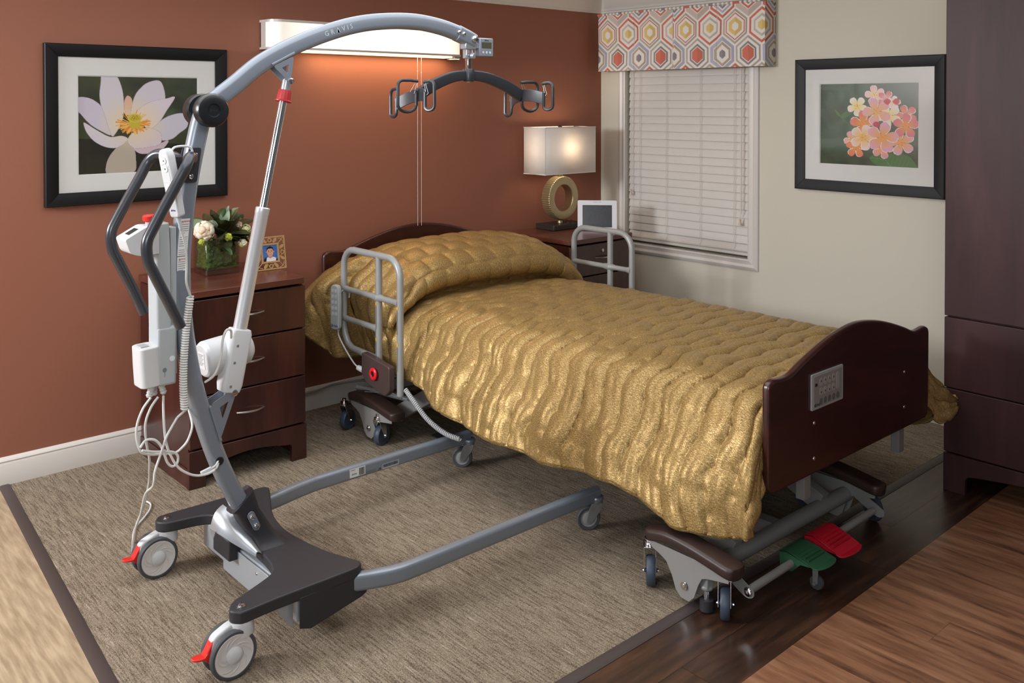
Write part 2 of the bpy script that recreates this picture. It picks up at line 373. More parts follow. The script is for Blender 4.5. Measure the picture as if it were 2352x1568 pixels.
# ================================================================ WINDOW
win = setup_empty('window_1', (0, -.69, .63))
cas = [(0,0),(-.020,0),(-.024,.008),(-.020,.016),(-.016,.030),(-.022,.044),(-.018,.054),(-.012,.062),(0,.064)]   # depth, outward from the opening
def casing(ya, za, yb, zb, oy, oz):
    m = M(); R = []
    for (y, z, my, mz) in ((ya, za, *oy), (yb, zb, *oz)):
        R.append([(p[0], y+my*p[1], z+mz*p[1]) for p in cas])
    return m.rings(R)
build('casing', casing(WY0, WZ0, WY0, WZ1, (-1,-1), (-1,1)), white_trim, win)
build('casing', casing(WY1, WZ0, WY1, WZ1, (1,-1), (1,1)), white_trim, win)
build('casing', casing(WY0, WZ0, WY1, WZ0, (-1,-1), (1,-1)), white_trim, win)
build('casing', casing(WY0, WZ1, WY1, WZ1, (-1,1), (1,1)), white_trim, win)
sash = M()
for q in (((.075,WY0,WZ0),(.1,WY1,WZ0+.035)), ((.075,WY0,WZ1-.04),(.1,WY1,WZ1)), ((.075,WY0,WZ0),(.1,WY0+.04,WZ1)), ((.075,WY1-.04,WZ0),(.1,WY1,WZ1)), ((.075,WY0,1.2),(.1,WY1,1.24))): sash.box(*q)
build('sash', sash, white_trim, win)
build('pane', M().box((.086, WY0+.04, WZ0+.035), (.09, WY1-.04, 1.2)), glass, win); build('pane', M().box((.086, WY0+.04, 1.24), (.09, WY1-.04, WZ1-.04)), glass, win)
build('outside_board', M().box((.12, WY0-.05, WZ0-.05), (.125, WY1+.05, WZ1+.05)), mat('outside dark', (58,62,70), .8), win)
# blind
blind_m = mat('blind slat', (216,211,206), .42)
bl = thing('window_blind', 'white closed horizontal slat blind hanging in the window beside the nightstand', 'blind', (.03, -.69, 1.79))
BX = .016; BYa, BYb = WY0+.008, WY1-.010
build('head_rail', M().box((BX-.012, BYa, 1.762), (BX+.03, BYb, 1.80)), blind_m, bl, bevel=.002)
nsl = 21; pitch = .0485; zt = 1.742
slat0 = None
tilt = math.radians(77)
for i in range(nsl):
    z = zt-i*pitch; 
    if slat0 is None:
        m = M(); prof = []
        for k in range(7):
            u = -0.5+k/6; prof.append((u*.052, .0025*(1-4*u*u)))
        sec = [(a_*math.cos(tilt)-(-b_)*math.sin(tilt), -a_*math.sin(tilt)*1.0+b_*math.cos(tilt)) for a_, b_ in prof]
        # room side edge low, outer edge high
        ring = [(BX-(p*math.cos(tilt))-q*math.sin(tilt), z-p*math.sin(tilt)) for p, q in prof]
        ring2 = [(x_+.0024, z_) for x_, z_ in ring[::-1]]
        m.rings([[(x_, y, z_) for x_, z_ in ring+ring2] for y in (BYa, BYb)])
        slat0 = build('slat', m, blind_m, bl)
    else:
        c = slat0.copy(); COL.objects.link(c); c.location = (slat0.location[0]+.0006*math.sin(i*2.3), slat0.location[1], slat0.location[2]-i*pitch)
zb = zt-nsl*pitch
for dz, tl in ((.010, .95), (-.004, .5), (-.015, .3)):
    m = M().obox((BX, (BYa+BYb)/2, zb+dz-.004), (math.cos(tl), 0, math.sin(tl)), (0,1,0), (-math.sin(tl),0,math.cos(tl)), .05, BYb-BYa, .0026); build('slat', m, blind_m, bl)
build('bottom_rail', M().box((BX-.025, BYa, zb-.042), (BX+.025, BYb, zb-.028)), blind_m, bl, bevel=.003)
cord_m = mat('cord', (222,214,206), .7)
LP = [-.335, -.548, -.805, -1.045]
for y in LP:
    m = M(); m.tube([(BX-.014, y, 1.765), (BX-.014, y, zb+.0), (BX-.022, y+.006, zb-.02), (BX-.027, y, zb-.036)], .0011, 6)
    m.tube([(BX-.006, y+.012, 1.765)]+[(BX-.006-(.008 if k%2 else 0), y+.012, 1.742-k*pitch/2) for k in range(2*nsl)], .0007, 4)
    build('ladder_cord', m, cord_m, bl)
for y, ze in ((-.275, 1.005), (-.27, .69), (-1.095, .89)):
    build('pull_cord', M().tube([(BX-.030, y, 1.76), (BX-.032, y, ze)], .0012, 6), cord_m, bl)
    t = build('tassel', M().lathe([(.002,0),(.007,-.004),(.005,-.014),(.010,-.030),(.010,-.036),(.0,-.038)], (BX-.034, y, ze), n=12), mat('tassel', (214,194,172), .5), bl)
build('tilt_wand', M().tube([(BX-.033, -1.10, 1.755), (BX-.034, -1.102, .92)], .0028, 8), cord_m, bl)
# valance
def hexd(X, Z): return np.maximum(np.abs(X)/.0590, (np.abs(Z)+1.068*np.abs(X))/.108)
WH=(.90,.885,.865); TP=(.70,.655,.61); CO=(.80,.46,.39); YE=(.86,.74,.48); GR=(.56,.54,.55); BLU=(.69,.69,.76); LT=(.77,.72,.68); TN=(.71,.64,.56)
HX = {'A':[(1,WH),(.93,TP),(.80,WH),(.73,CO),(.66,WH),(.50,YE),(.25,WH)], 'B':[(1,WH),(.93,CO),(.78,WH),(.60,LT),(.46,WH),(.28,YE)],
      'C':[(1,WH),(.94,BLU),(.72,WH),(.66,TN),(.5,WH),(.25,GR)], 'D':[(1,WH),(.93,TP),(.80,WH),(.63,GR),(.50,WH),(.45,CO)],
      'E':[(1,WH),(.95,CO),(.79,WH),(.68,BLU),(.55,WH),(.45,GR),(.30,WH)], 'F':[(1,WH),(.95,LT),(.60,WH),(.55,CO),(.42,WH),(.32,GR)]}
def valance_cols(s, z):            # s along, z down from top
    C = np.zeros(s.shape+(3,)); P_ = .172; R_ = .153; z0 = .132; best = np.full(s.shape, 9.)
    for r in (-1, 0, 1, 2):
        for c in range(-2, 15):
            cx = c*P_+(P_/2 if r % 2 else 0)+.086; cz = z0+r*R_
            d = hexd((s-cx)*(.0590*2/P_), z-cz); t = {0:'AB', 1:'DC', -1:'FE', 2:'BA'}[r][c % 2]; near = d < best; best = np.where(near, d, best)
            col = np.zeros(s.shape+(3,)); col[:] = WH
            for th, cc in HX[t]: col[d < th] = cc
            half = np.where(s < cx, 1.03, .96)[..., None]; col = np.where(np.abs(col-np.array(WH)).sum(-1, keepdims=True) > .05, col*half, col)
            C[near] = col[near]
    return np.clip(C, 0, 1)
val = thing('window_valance', 'padded box valance with coral, yellow and grey hexagon print above the window', 'valance', (0, -.69, 1.757))
fab = vcol_mat('printed fabric', .85, spec=.2)
def L3(c): return np.where(c <= .04045, c/12.92, ((c+.055)/1.055)**2.4)
VT, VB, VX, VY0, VY1 = 2.117, 1.757, -.102, -1.312, -.070
pleats = [-.371, -.674, -.991]
edges = [VY1]+pleats+[VY0]; soff = 0
for k in range(4):
    ya, yb = edges[k]-.0007, edges[k+1]+.0007; W_ = ya-yb; n_ = int(W_/.0022); nz = 165
    s_ = np.linspace(0, W_, n_)[None, :]+soff; z_ = np.linspace(0, VT-VB, nz)[:, None]; Sg, Zg = np.broadcast_arrays(s_, z_)
    u = np.broadcast_to(np.linspace(0, 1, n_)[None], Sg.shape)
    bulge = .007*(1-(2*u-1)**6)*1.0+.0015*np.sin(Zg*22+k)
    P = np.stack([VX-bulge+0*Sg, ya-(Sg-soff), VT-Zg], -1)
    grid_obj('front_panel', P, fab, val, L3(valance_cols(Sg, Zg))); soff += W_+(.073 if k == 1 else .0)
s_ = np.linspace(0, .1, 50)[None]; Sg, Zg = np.broadcast_arrays(s_, z_)
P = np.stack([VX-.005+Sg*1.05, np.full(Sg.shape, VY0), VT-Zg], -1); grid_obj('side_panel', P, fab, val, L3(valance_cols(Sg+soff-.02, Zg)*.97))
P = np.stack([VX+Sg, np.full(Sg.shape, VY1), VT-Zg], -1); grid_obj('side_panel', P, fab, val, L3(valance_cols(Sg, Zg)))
bd = M().box((VX, VY0+.002, VT-.012), (0, VY1-.002, VT)).box((VX+.001, VY0+.002, VB), (VX+.012, VY1-.002, VT)); build('board', bd, mat('lining', (200,190,178), .9), val)
# welt piping
pts = [(VX-.006, VY1, VT+.002), (VX-.006, VY0, VT+.002)]; nW = 520; s_ = np.linspace(0, 1, nW); ang = np.linspace(0, 2*PI, 9)
P = np.stack([VX-.006+.0075*np.cos(ang)[None]+0*s_[:, None], (VY1+(VY0-VY1)*s_)[:, None]+0*ang[None], VT+.002+.0075*np.sin(ang)[None]+0*s_[:, None]], -1)
seq = [CO,CO,CO,WH,GR,WH,TN,WH,BLU,WH,TP,WH,GR,GR,WH,TN,WH,BLU,WH,LT,WH,TP,WH]; cc = np.array([seq[int(a*1.242/.0150) % len(seq)] for a in s_])
grid_obj('piping', P, fab, val, L3(np.repeat(cc[:, None], 9, 1)))
# ================================================================ FRAMED PICTURES
def picture(root, o, ux, W_, H_, fw, fm, mw, paint, depth=.028):
    """o top-left outer corner on the wall; ux right; outward normal = ux x z"""
    ux = norm(ux); uz = np.array((0,0,1.)); nn = np.cross(ux, uz); o = np.array(o, float)
    prof = [(0,0),(0,depth*.85),(.004,depth),(fw*.35,depth),(fw-.008,depth*.72),(fw,depth*.66),(fw,0)]
    cor = [(0,0),(W_,0),(W_,-H_),(0,-H_)]; dg = [(1,-1),(-1,-1),(-1,1),(1,1)]
    for i in range(4):
        R = []
        for j in (i, (i+1)%4):
            R.append([o+ux*(cor[j][0]+dg[j][0]*q[0])+uz*(cor[j][1]+dg[j][1]*q[0])+nn*(q[1]+.001) for q in prof])
        build('frame_rail', M().rings(R), fm, root, bevel=.0008, seg=1)
    def panel(i0, i1, d0, d1, hole=None):
        a = [(i0,-i0),(W_-i0,-i0),(W_-i0,-H_+i0),(i0,-H_+i0)]; b = [(i1[0],-i1[1]),(W_-i1[2],-i1[1]),(W_-i1[2],-H_+i1[3]),(i1[0],-H_+i1[3])]
        m = M(); f = lambda q, d: [o+ux*p[0]+uz*p[1]+nn*d for p in q]
        m.add(f(a,d1)+f(b,d1)+f(b,d0), [(i, (i+1)%4, 4+(i+1)%4, 4+i) for i in range(4)]+[(4+i, 4+(i+1)%4, 8+(i+1)%4, 8+i) for i in range(4)]); return m
    build('mat_board', panel(fw-.002, [v-.004 for v in mw], .008, .012), matboard, root)
    build('mat_board', panel(fw-.002, mw, .006, .0085), matboard, root)
    build('backing', M().prism([(.005,-.005),(.005,-H_+.005),(W_-.005,-H_+.005),(W_-.005,-.005)], o+nn*.001, ux, uz, .003), matboard, root)
    paint.put('photo_print', o+ux*(mw[0]-.003)-uz*(mw[1]-.003)+nn*.0055, ux, uz, W_-mw[0]-mw[2]+.006, H_-mw[1]-mw[3]+.006, print_m, root)
    build('glass_pane', M().prism([(fw-.001,-fw+.001),(fw-.001,-H_+fw-.001),(W_-fw+.001,-H_+fw-.001),(W_-fw+.001,-fw+.001)], o+nn*.0140, ux, uz, .0015), glass, root)
# lotus
pt = Paint(300, 240); X, Y = pt.X, pt.Y
n1 = smoothnoise(240, 300, 3, 1)[..., None]; n2 = smoothnoise(240, 300, 6, 5)[..., None]
pt.a = np.array((.17,.17,.11))*(1-n1)+np.array((.34,.36,.20))*n1; pt.a[Y > .68+.1*(X-.5)] = (pt.a*np.array((.62,.55,.55)))[Y > .68+.1*(X-.5)]
pt.a = np.where((X > .72)[..., None] & (Y < .42)[..., None], pt.a*.6+np.array((.32,.42,.36))*.55*n2, pt.a)
q = lambda P: [((x-350)/980, (y-410-(x-350)*.012)/790) for x, y in P]
sm = lambda P, n=5: [tuple(p) for p in cat_rom(q(P), n, True)]
ctr = q([(785,800)])[0]; cream = (.93,.84,.66)
for P, c in [([(712,640),(725,590),(745,575),(775,610),(770,720),(715,720)], (.87,.68,.60)),
    ([(735,940),(790,1010),(803,1100),(795,1190),(700,1205),(578,1202),(572,1120),(610,1040),(680,970)], (.74,.69,.63)),
    ([(940,850),(1050,760),(1180,725),(1240,760),(1235,840),(1170,890),(1100,940),(1010,945),(960,900)], (.82,.80,.85)),
    ([(545,400),(640,400),(690,500),(708,620),(700,760),(640,880),(605,885),(555,740),(522,590),(530,480)], (.84,.82,.85)),
    ([(765,720),(790,600),(830,530),(900,470),(995,450),(1035,510),(1045,620),(980,700),(860,760),(790,760)], (.84,.81,.85)),
    ([(345,590),(440,592),(525,650),(560,740),(590,840),(605,890),(540,860),(450,800),(380,720),(345,670)], (.82,.79,.85)),
    ([(1130,590),(1060,600),(930,625),(850,670),(800,730),(850,800),(920,850),(1000,790),(1060,700)], (.88,.83,.87)),
    ([(398,790),(420,860),(480,935),(570,985),(660,990),(740,930),(690,900),(600,905),(500,850),(420,795)], (.86,.83,.86)),
    ([(790,1000),(900,990),(1000,975),(1065,950),(1065,975),(1000,1040),(900,1052),(830,1045)], (.84,.75,.78)),
    ([(740,930),(790,870),(900,840),(990,870),(1015,920),(1000,980),(900,1000),(800,1005),(755,975)], (.86,.81,.84))]:
    Pn = sm(P); pt.stroke(Pn+[Pn[0]], .0022, (.66,.60,.68)); pt.fill(Pn, c, cream, ctr, .30)
rs = random.Random(3)
for k in range(150):
    a_ = rs.uniform(-.25, PI+.25) if k % 4 else rs.uniform(0, 2*PI); r0, r1 = rs.uniform(30, 70), rs.uniform(85, 145); sx = 1.0
    c0 = (785, 800); P = [(c0[0]+math.cos(a_)*r0, c0[1]+math.sin(a_)*r0*.7), (c0[0]+math.cos(a_)*r1, c0[1]+math.sin(a_)*r1*.72-10)]
    pt.stroke(q(P), .0030, rs.choice([(.93,.66,.25),(.90,.55,.22),(.95,.78,.45)]))
pt.ell(*q([(797,800)])[0], .05, .055, (.80,.72,.25)); pt.ell(*q([(797,757)])[0], .060, .045, (.86,.80,.28)); pt.ell(*q([(797,757)])[0], .052, .037, (.80,.72,.24))
for k in range(11): pt.ell(q([(797,757)])[0][0]+.036*math.cos(k*2.4)*math.sqrt(k/11), q([(797,757)])[0][1]+.026*math.sin(k*2.4)*math.sqrt(k/11), .0045, .005, (.62,.42,.12))
lot = thing('picture_frame', 'black framed photograph of a white lotus flower on the terracotta wall', 'picture', (-3.01, -.001, 1.46))
picture(lot, (-3.408, -.001, 1.803), (1,0,0), .796, .685, .055, frame_black, (.137,.136,.139,.130), pt)
# plumeria
pt = Paint(270, 216); X, Y = pt.X, pt.Y; n1 = smoothnoise(216, 270, 3, 9)[..., None]; n2 = smoothnoise(216, 270, 8, 4)[..., None]
pt.a = np.array((.20,.26,.20))*(1-n1)+np.array((.42,.50,.42))*n1; g_ = np.clip((X+1-Y)-.9, 0, 1)[..., None]; pt.a = pt.a*(1-.5*g_)+np.array((.50,.58,.54))*.5*g_
dk = np.clip((Y-.72)*5, 0, 1)[..., None]; pt.a = pt.a*(1-dk)+(np.array((.10,.14,.09))+n2*np.array((.12,.22,.08)))*dk
q = lambda P: [((x-345)/905, (y-405-(x-345)*.0)/775) for x, y in P]
lf = [(815,1095),(900,1060),(1050,1050),(1150,1065),(1205,1120),(1225,1195),(1000,1200),(870,1160)]
pt.fill(sm(lf), (.25,.45,.20)); pt.stroke(q([(830,1100),(960,1110),(1010,1185)]), .004, (.34,.55,.28))
for k in range(6): pt.stroke(q([(960+k*35,1185),(1000+k*35,1080)]), .0018, (.32,.52,.27))
pt.fill(sm([(545,720),(580,680),(640,650),(680,652),(640,700),(580,735)]), (.36,.48,.30)); pt.stroke(q([(485,655),(545,720),(655,830)]), .004, (.36,.50,.30)); pt.fill(sm([(485,655),(520,680),(548,722),(510,705)]), (.34,.52,.30))
def flower(cx, cy, r, rot, edge=(.93,.72,.78), mid=(.95,.68,.30), sq=1.):
    c = q([(cx,cy)])[0]
    for k in range(5):
        a_ = rot+k*2*PI/5; d = np.array((math.cos(a_), math.sin(a_))); p_ = np.array((-d[1], d[0]))
        L_ = [(0,0,0),(.25,.20,0),(.55,.40,0),(.82,.40,0),(1.0,.16,0),(1.02,-.02,0),(.85,-.22,0),(.5,-.24,0),(.2,-.10,0)]
        P = [(cx+r*(t*d[0]+s_*p_[0]), cy+r*(t*d[1]+s_*p_[1])*sq) for t, s_, _ in L_]; Pn = sm(P, 4)
        m_ = pt.fill(Pn, edge, mid, c, r/905*1.05); pt.stroke(Pn[len(Pn)//9*1:len(Pn)//9*4], .0032, (.97,.93,.90))
        pt.stroke([c, tuple(np.array(Pn[2]))], .003, (.93,.50,.18))
W1 = (.96,.93,.93); Y1 = (.97,.86,.45)
for a_ in [(860,520,90,-1.9,(.95,.80,.86),(.97,.85,.60)),(960,560,80,-1.2,(.88,.45,.50),(.95,.80,.75)),(1030,590,60,-.3,W1,(.95,.75,.6)),(700,625,92,-1.1,W1,Y1),(1140,700,90,.4,(.90,.50,.50),(.93,.70,.50)),(660,940,85,-2.2,(.92,.70,.78),(.95,.68,.35)),
    (690,1010,95,.9,(.93,.50,.40),(.94,.66,.28)),(930,1010,95,1.1,(.90,.62,.72),(.95,.66,.32)),(985,710,110,-.9,W1,Y1),(1095,950,118,.55,(.90,.70,.80),(.95,.66,.28)),(760,790,125,-1.75,(.90,.50,.48),(.95,.64,.22)),(755,915,120,-2.6,(.94,.86,.88),(.95,.72,.28)),
    (1135,800,112,-.35,(.88,.48,.58),(.95,.66,.30)),(880,670,130,-2.05,(.92,.70,.80),(.95,.72,.38)),(930,910,140,-1.45,(.91,.68,.80),(.95,.66,.24))]: flower(*a_)
for x, y in ((875,790),(1050,580),(970,580)): pt.fill(sm([(x-32,y),(x,y-28),(x+32,y-5),(x+5,y+30)]), (.80,.28,.32))
plu = thing('picture_frame', 'black framed photograph of orange and pink plumeria blossoms on the beige wall', 'picture', (-.001, -1.85, 1.44))
picture(plu, (-.001, -1.448, 1.787), (0,-1,0), .805, .697, .056, frame_grayblack, (.143,.134,.137,.144), pt)
# ================================================================ WALL LIGHT
lens = bpy.data.materials.new('acrylic lens'); lens.use_nodes = True; nt = lens.node_tree; b = nt.nodes['Principled BSDF']
b.inputs['Base Color'].default_value = (.8,.78,.76,1); b.inputs['Roughness'].default_value = .3
tc = nt.nodes.new('ShaderNodeTexCoord'); sx = nt.nodes.new('ShaderNodeSeparateXYZ'); nt.links.new(tc.outputs['Object'], sx.inputs[0])
mr = nt.nodes.new('ShaderNodeMapRange'); mr.inputs[1].default_value = -.60; mr.inputs[2].default_value = -.28; mr.inputs[3].default_value = .25; mr.inputs[4].default_value = 1.0; mr.interpolation_type = 'SMOOTHSTEP'
mr2 = nt.nodes.new('ShaderNodeMapRange'); mr2.inputs[1].default_value = .46; mr2.inputs[2].default_value = .60; mr2.inputs[3].default_value = 1.; mr2.inputs[4].default_value = .45; mr2.interpolation_type = 'SMOOTHSTEP'
nt.links.new(sx.outputs[0], mr.inputs[0]); nt.links.new(sx.outputs[0], mr2.inputs[0]); mu = nt.nodes.new('ShaderNodeMath'); mu.operation = 'MULTIPLY'; nt.links.new(mr.outputs[0], mu.inputs[0]); nt.links.new(mr2.outputs[0], mu.inputs[1])
nt.links.new(mu.outputs[0], b.inputs['Emission Strength']); b.inputs['Emission Color'].default_value = (1, .88, .70, 1)
wl = thing('wall_light', 'long white acrylic bed light mounted on the terracotta wall above the bed', 'lamp', (-1.845, 0, 1.88))
FX0, FX1, FZ0, FZ1, FD = -2.43, -1.255, 1.805, 1.955, .125
outl = [(FX0, 0)]+[(FX0+.003, -.05)]+[(FX0+.055*(1-math.cos(a_))+.003, -.06-.06*math.sin(a_)) for a_ in [PI/2*k/8 for k in range(9)]]+[(FX1-.055*(1-math.cos(a_))-.003, -.06-.06*math.sin(a_)) for a_ in [PI/2*(8-k)/8 for k in range(9)]]+[(FX1-.003, -.05), (FX1, 0)]
m = M(); R = [[(x, y, z) for x, y in outl] for z in (FZ0+.018, FZ1-.012)]
k0 = len(outl); m.add(R[0]+R[1], [(i, i+1, k0+i+1, k0+i) for i in range(1, k0-2)]); build('diffuser', m, lens, wl)
fx_m = mat('fixture metal', (196,188,182), .4, .2)
def rim(z0, z1, grow): 
    m = M(); A = [(x+(grow if x > -1.85 else -grow), y-grow if y < -.01 else y) for x, y in outl]; return m.add([(x,y,z0) for x,y in A]+[(x,y,z1) for x,y in A], [tuple(range(k0)), tuple(range(k0, 2*k0))]+[(i,(i+1)%k0,k0+(i+1)%k0,k0+i) for i in range(k0)])
build('top_rim', rim(FZ1-.012, FZ1, .004), fx_m, wl); build('bottom_rim', rim(FZ0+.008, FZ0+.018, .004), fx_m, wl)
build('back_plate', M().box((FX0, -.05, FZ0+.018), (FX0+.012, -.0005, FZ1-.012)).box((FX1-.012, -.05, FZ0+.018), (FX1, -.0005, FZ1-.012)).box((FX0, -.006, FZ0+.018), (FX1, -.0005, FZ1-.012)), fx_m, wl)
tube_m = mat('lit tube', (255,240,210), .4, emis=((255,214,160), 2.2))
build('under_lens', M().box((FX0+.18, -.112, FZ0-.002), (FX1-.08, -.035, FZ0+.0075)), tube_m, wl)
build('switch_box', M().box((-1.30, -.09, FZ0-.008), (-1.262, -.02, FZ0+.008)), fx_m, wl)
for x in (-1.545, -1.52):
    build('pull_cord', M().tube([(x, -.075, FZ0+.005), (x, -.075, .885)], .0011, 5), cord_m, wl)
    build('cord_ball', M().sph((x, -.075, 1.725-(x+1.54)*.3), .003, n=8, m=6), cord_m, wl)
for nm, x0, pw, up in (('tube_light_down', -1.72, 2.0, 0), ):
    l = bpy.data.lights.new(nm, 'AREA'); l.shape = 'RECTANGLE'; l.size = .9; l.size_y = .07; l.energy = pw; l.color = (1, .66, .36)
    o = bpy.data.objects.new(nm, l); COL.objects.link(o); o.location = (x0, -.075, FZ0-.004)
# ================================================================ NIGHTSTANDS
def nightstand(name, label, x0, x1, yb, yf, zt, lock=False):
    t = thing(name, label, 'nightstand', ((x0+x1)/2, (yb+yf)/2, 0), 'three drawer bedside chests')
    build('carcass', M().box((x0+.008, yb, .075), (x0+.026, yf+.022, zt-.034)).box((x1-.026, yb, .075), (x1-.008, yf+.022, zt-.034)).box((x0+.026, yb, .10), (x1-.026, yb-.01, zt-.034)).box((x0+.026, yb, .10), (x1-.026, yf+.022, .118)), mahogany, t)
    tp = [(x0+.0, yb), (x0+.0, yf-.006), (x1-.0, yf-.006), (x1, yb)]
    build('top', M().prism(rpoly([p for p in tp], [.002, .03, .03, .002], 6), (0,0,zt-.026), (1,0,0), (0,1,0), .026), mahogany_top, t, bevel=.003)
    zs = [(.157, .367), (.367, .573), (.573, zt-.034)]
    for a_, b_ in zs:
        d = build('drawer', M().box((x0+.006, yf, a_+.003), (x1-.006, yf+.020, b_-.003)), mahogany, t, bevel=.003)
        xc, zc = (x0+x1)/2, (a_+b_)/2+.008
        P = [(xc-.06+.12*k/14, yf-.004-.022*math.sin(PI*k/14), zc) for k in range(15)]
        h = M().tube([(P[0][0], yf+.002, zc)]+P+[(P[-1][0], yf+.002, zc)], .0042, 8)
        build('handle', h, chrome_sat, d, label='curved brushed metal pull')
        if lock and b_ > .7: build('lock', M().lathe([(.011,0),(.011,.004),(.008,.006),(.0,.006)], (xc+.0, yf, b_-.045), (0,-1,0)), chrome_sat, d)
    # base: front with an arch, sides
    F = [(x0+.002, 0), (x0+.072, 0)]+[(x0+.072+.012*(1-math.cos(a_)), .065+.012*math.sin(a_)) for a_ in [PI/2*k/4 for k in range(5)]]
    W_ = x1-x0; n_ = 12
    F += [(x0+.10+(W_-.20)*k/n_, .078+.022*math.sin(PI*k/n_)) for k in range(n_+1)]
    F += [(x1-.072-.012*(1-math.cos(a_)), .065+.012*math.sin(a_)) for a_ in [PI/2*k/4 for k in range(4, -1, -1)]]+[(x1-.072, 0), (x1-.002, 0), (x1-.002, .153), (x0+.002, .153)]
    build('base_front', M().prism(F, (0, yf+.020, 0), (1,0,0), (0,0,1), .021), mahogany, t, bevel=.002)
    for s_ in (x0+.004, x1-.022):
        build('base_side', M().box((s_, yb, 0), (s_+.018, yf+.0205, .078)), mahogany, t)
    return t
chrome_sat = mat('brushed nickel', (196,190,182), .3, 1.)
nightstand('nightstand', 'dark mahogany bedside chest under the lotus picture, behind the patient lift', -3.03, -2.50, -.03, -.565, .795)
nightstand('nightstand', 'dark mahogany bedside chest in the room corner under the lamp and clock', -.865, -.325, -.03, -.56, .787, True)
# ================================================================ WARDROBE
wd = thing('wardrobe', 'tall dark mahogany wardrobe with drawers standing at the right edge against the beige wall', 'wardrobe', (-.40, -3.05, 0))
WX, WA, WB = -.76, -2.568, -3.55
build('carcass', M().box((WX+.022, WA-.004, .10), (-.02, WB+.004, 2.18)), mahogany, wd)
ward = wood('wardrobe veneer', (52,26,29), (62,33,36), (74,42,46), 7, (1, 1, .15), .55, .0, bump=.02)
build('door', M().box((WX, WA, .703), (WX+.021, (WA+WB)/2+.0015, 2.17)), ward, wd, bevel=.003)
build('door', M().box((WX, (WA+WB)/2-.0015, .703), (WX+.021, WB, 2.17)), ward, wd, bevel=.003)
for a_, b_ in ((.157, .412), (.416, .697)): build('drawer', M().box((WX, WA, a_), (WX+.021, WB, b_)), ward, wd, bevel=.003)
F = [(-WA, 0), (-WA+.085, 0)]+[(-WA+.085+.02*(1-math.cos(a_)), .055+.022*math.sin(a_)) for a_ in [PI/2*k/5 for k in range(6)]]
L_ = WA-WB; F += [(-WA+.13+(L_-.26)*k/12, .082+.028*math.sin(PI*k/12)) for k in range(13)]+[(-WB-.085-.02*(1-math.cos(a_)), .055+.022*math.sin(a_)) for a_ in [PI/2*k/5 for k in range(5, -1, -1)]]+[(-WB-.085, 0), (-WB, 0), (-WB, .152), (-WA, .152)]
build('base_front', M().prism(F, (WX-.002, 0, 0), (0,-1,0), (0,0,1), -.022), ward, wd, bevel=.002)
build('base_side', M().box((WX+.02, WA-.002, 0), (-.03, WA-.02, .10)).box((WX+.02, WB+.02, 0), (-.03, WB+.002, .10)), mahogany, wd)
build('top', M().box((WX-.01, WA+.006, 2.18), (-.01, WB-.006, 2.205)), ward, wd, bevel=.003)
# ================================================================ TABLE LAMP
shade_m = bpy.data.materials.new('linen shade'); shade_m.use_nodes = True; nt = shade_m.node_tree; nt.nodes.clear()
o_ = nt.nodes.new('ShaderNodeOutputMaterial'); d_ = nt.nodes.new('ShaderNodeBsdfDiffuse'); t_ = nt.nodes.new('ShaderNodeBsdfTranslucent'); mx = nt.nodes.new('ShaderNodeMixShader')
d_.inputs[0].default_value = (.90,.88,.87,1); t_.inputs[0].default_value = (.92,.87,.82,1); mx.inputs[0].default_value = .45
nt.links.new(d_.outputs[0], mx.inputs[1]); nt.links.new(t_.outputs[0], mx.inputs[2]); nt.links.new(mx.outputs[0], o_.inputs[0])
lampm = mat('antique gold', (176,160,124), .34, .75); lamp_base_m = mat('bronze base', (62,54,50), .35, .4)
NZ = .787
lp = thing('table_lamp', 'lit table lamp with white box shade and ribbed gold ring stem in the corner', 'lamp', (-.50, -.13, NZ))
SX0, SX1, SY0, SY1, SZ0, SZ1 = -.735, -.305, -.235, -.045, 1.128, 1.407
m = M()
for a_, b_ in (((SX0,SY0),(SX1,SY0)), ((SX1,SY0),(SX1,SY1)), ((SX1,SY1),(SX0,SY1)), ((SX0,SY1),(SX0,SY0))):
    m.add([(*a_,SZ0),(*b_,SZ0),(*b_,SZ1),(*a_,SZ1)], [(0,1,2,3)])
sh = build('lamp_shade', m, shade_m, lp, ang=10)
so = sh.modifiers.new('s', 'SOLIDIFY'); so.thickness = .0012
edge_m = mat('shade edge', (232,222,216), .7)
for z in (SZ0, SZ1): build('shade_trim', M().tube([(SX0,SY0,z),(SX1,SY0,z),(SX1,SY1,z),(SX0,SY1,z)], .0028, 6, closed=True), edge_m, lp)
LC = (-.515, -.135)
build('spider', M().tube([(SX0,LC[1],SZ1-.006),(SX1,LC[1],SZ1-.006)], .0018, 6).tube([(LC[0],SY0,SZ1-.006),(LC[0],SY1,SZ1-.006)], .0018, 6).tube([(LC[0]-.03,LC[1],SZ1-.006),(LC[0]-.035,LC[1],1.22),(LC[0],LC[1],1.145)], .0016, 6), lampm, lp)
build('finial', M().lathe([(.004,0),(.012,.003),(.013,.008),(.008,.013),(.0,.014)], (LC[0], LC[1], SZ1-.003), n=14), lamp_base_m, lp)
build('socket', M().lathe([(.016,0),(.018,.006),(.018,.022),(.015,.026),(.015,.07),(.0,.07)], (LC[0], LC[1], 1.102), n=18), lampm, lp)
bulb_m = mat('bulb', (255,240,220), .3, emis=((255,225,180), 6.))
build('bulb', M().sph((LC[0], LC[1], 1.235), .028, .028, .036, 14, 10), bulb_m, lp)
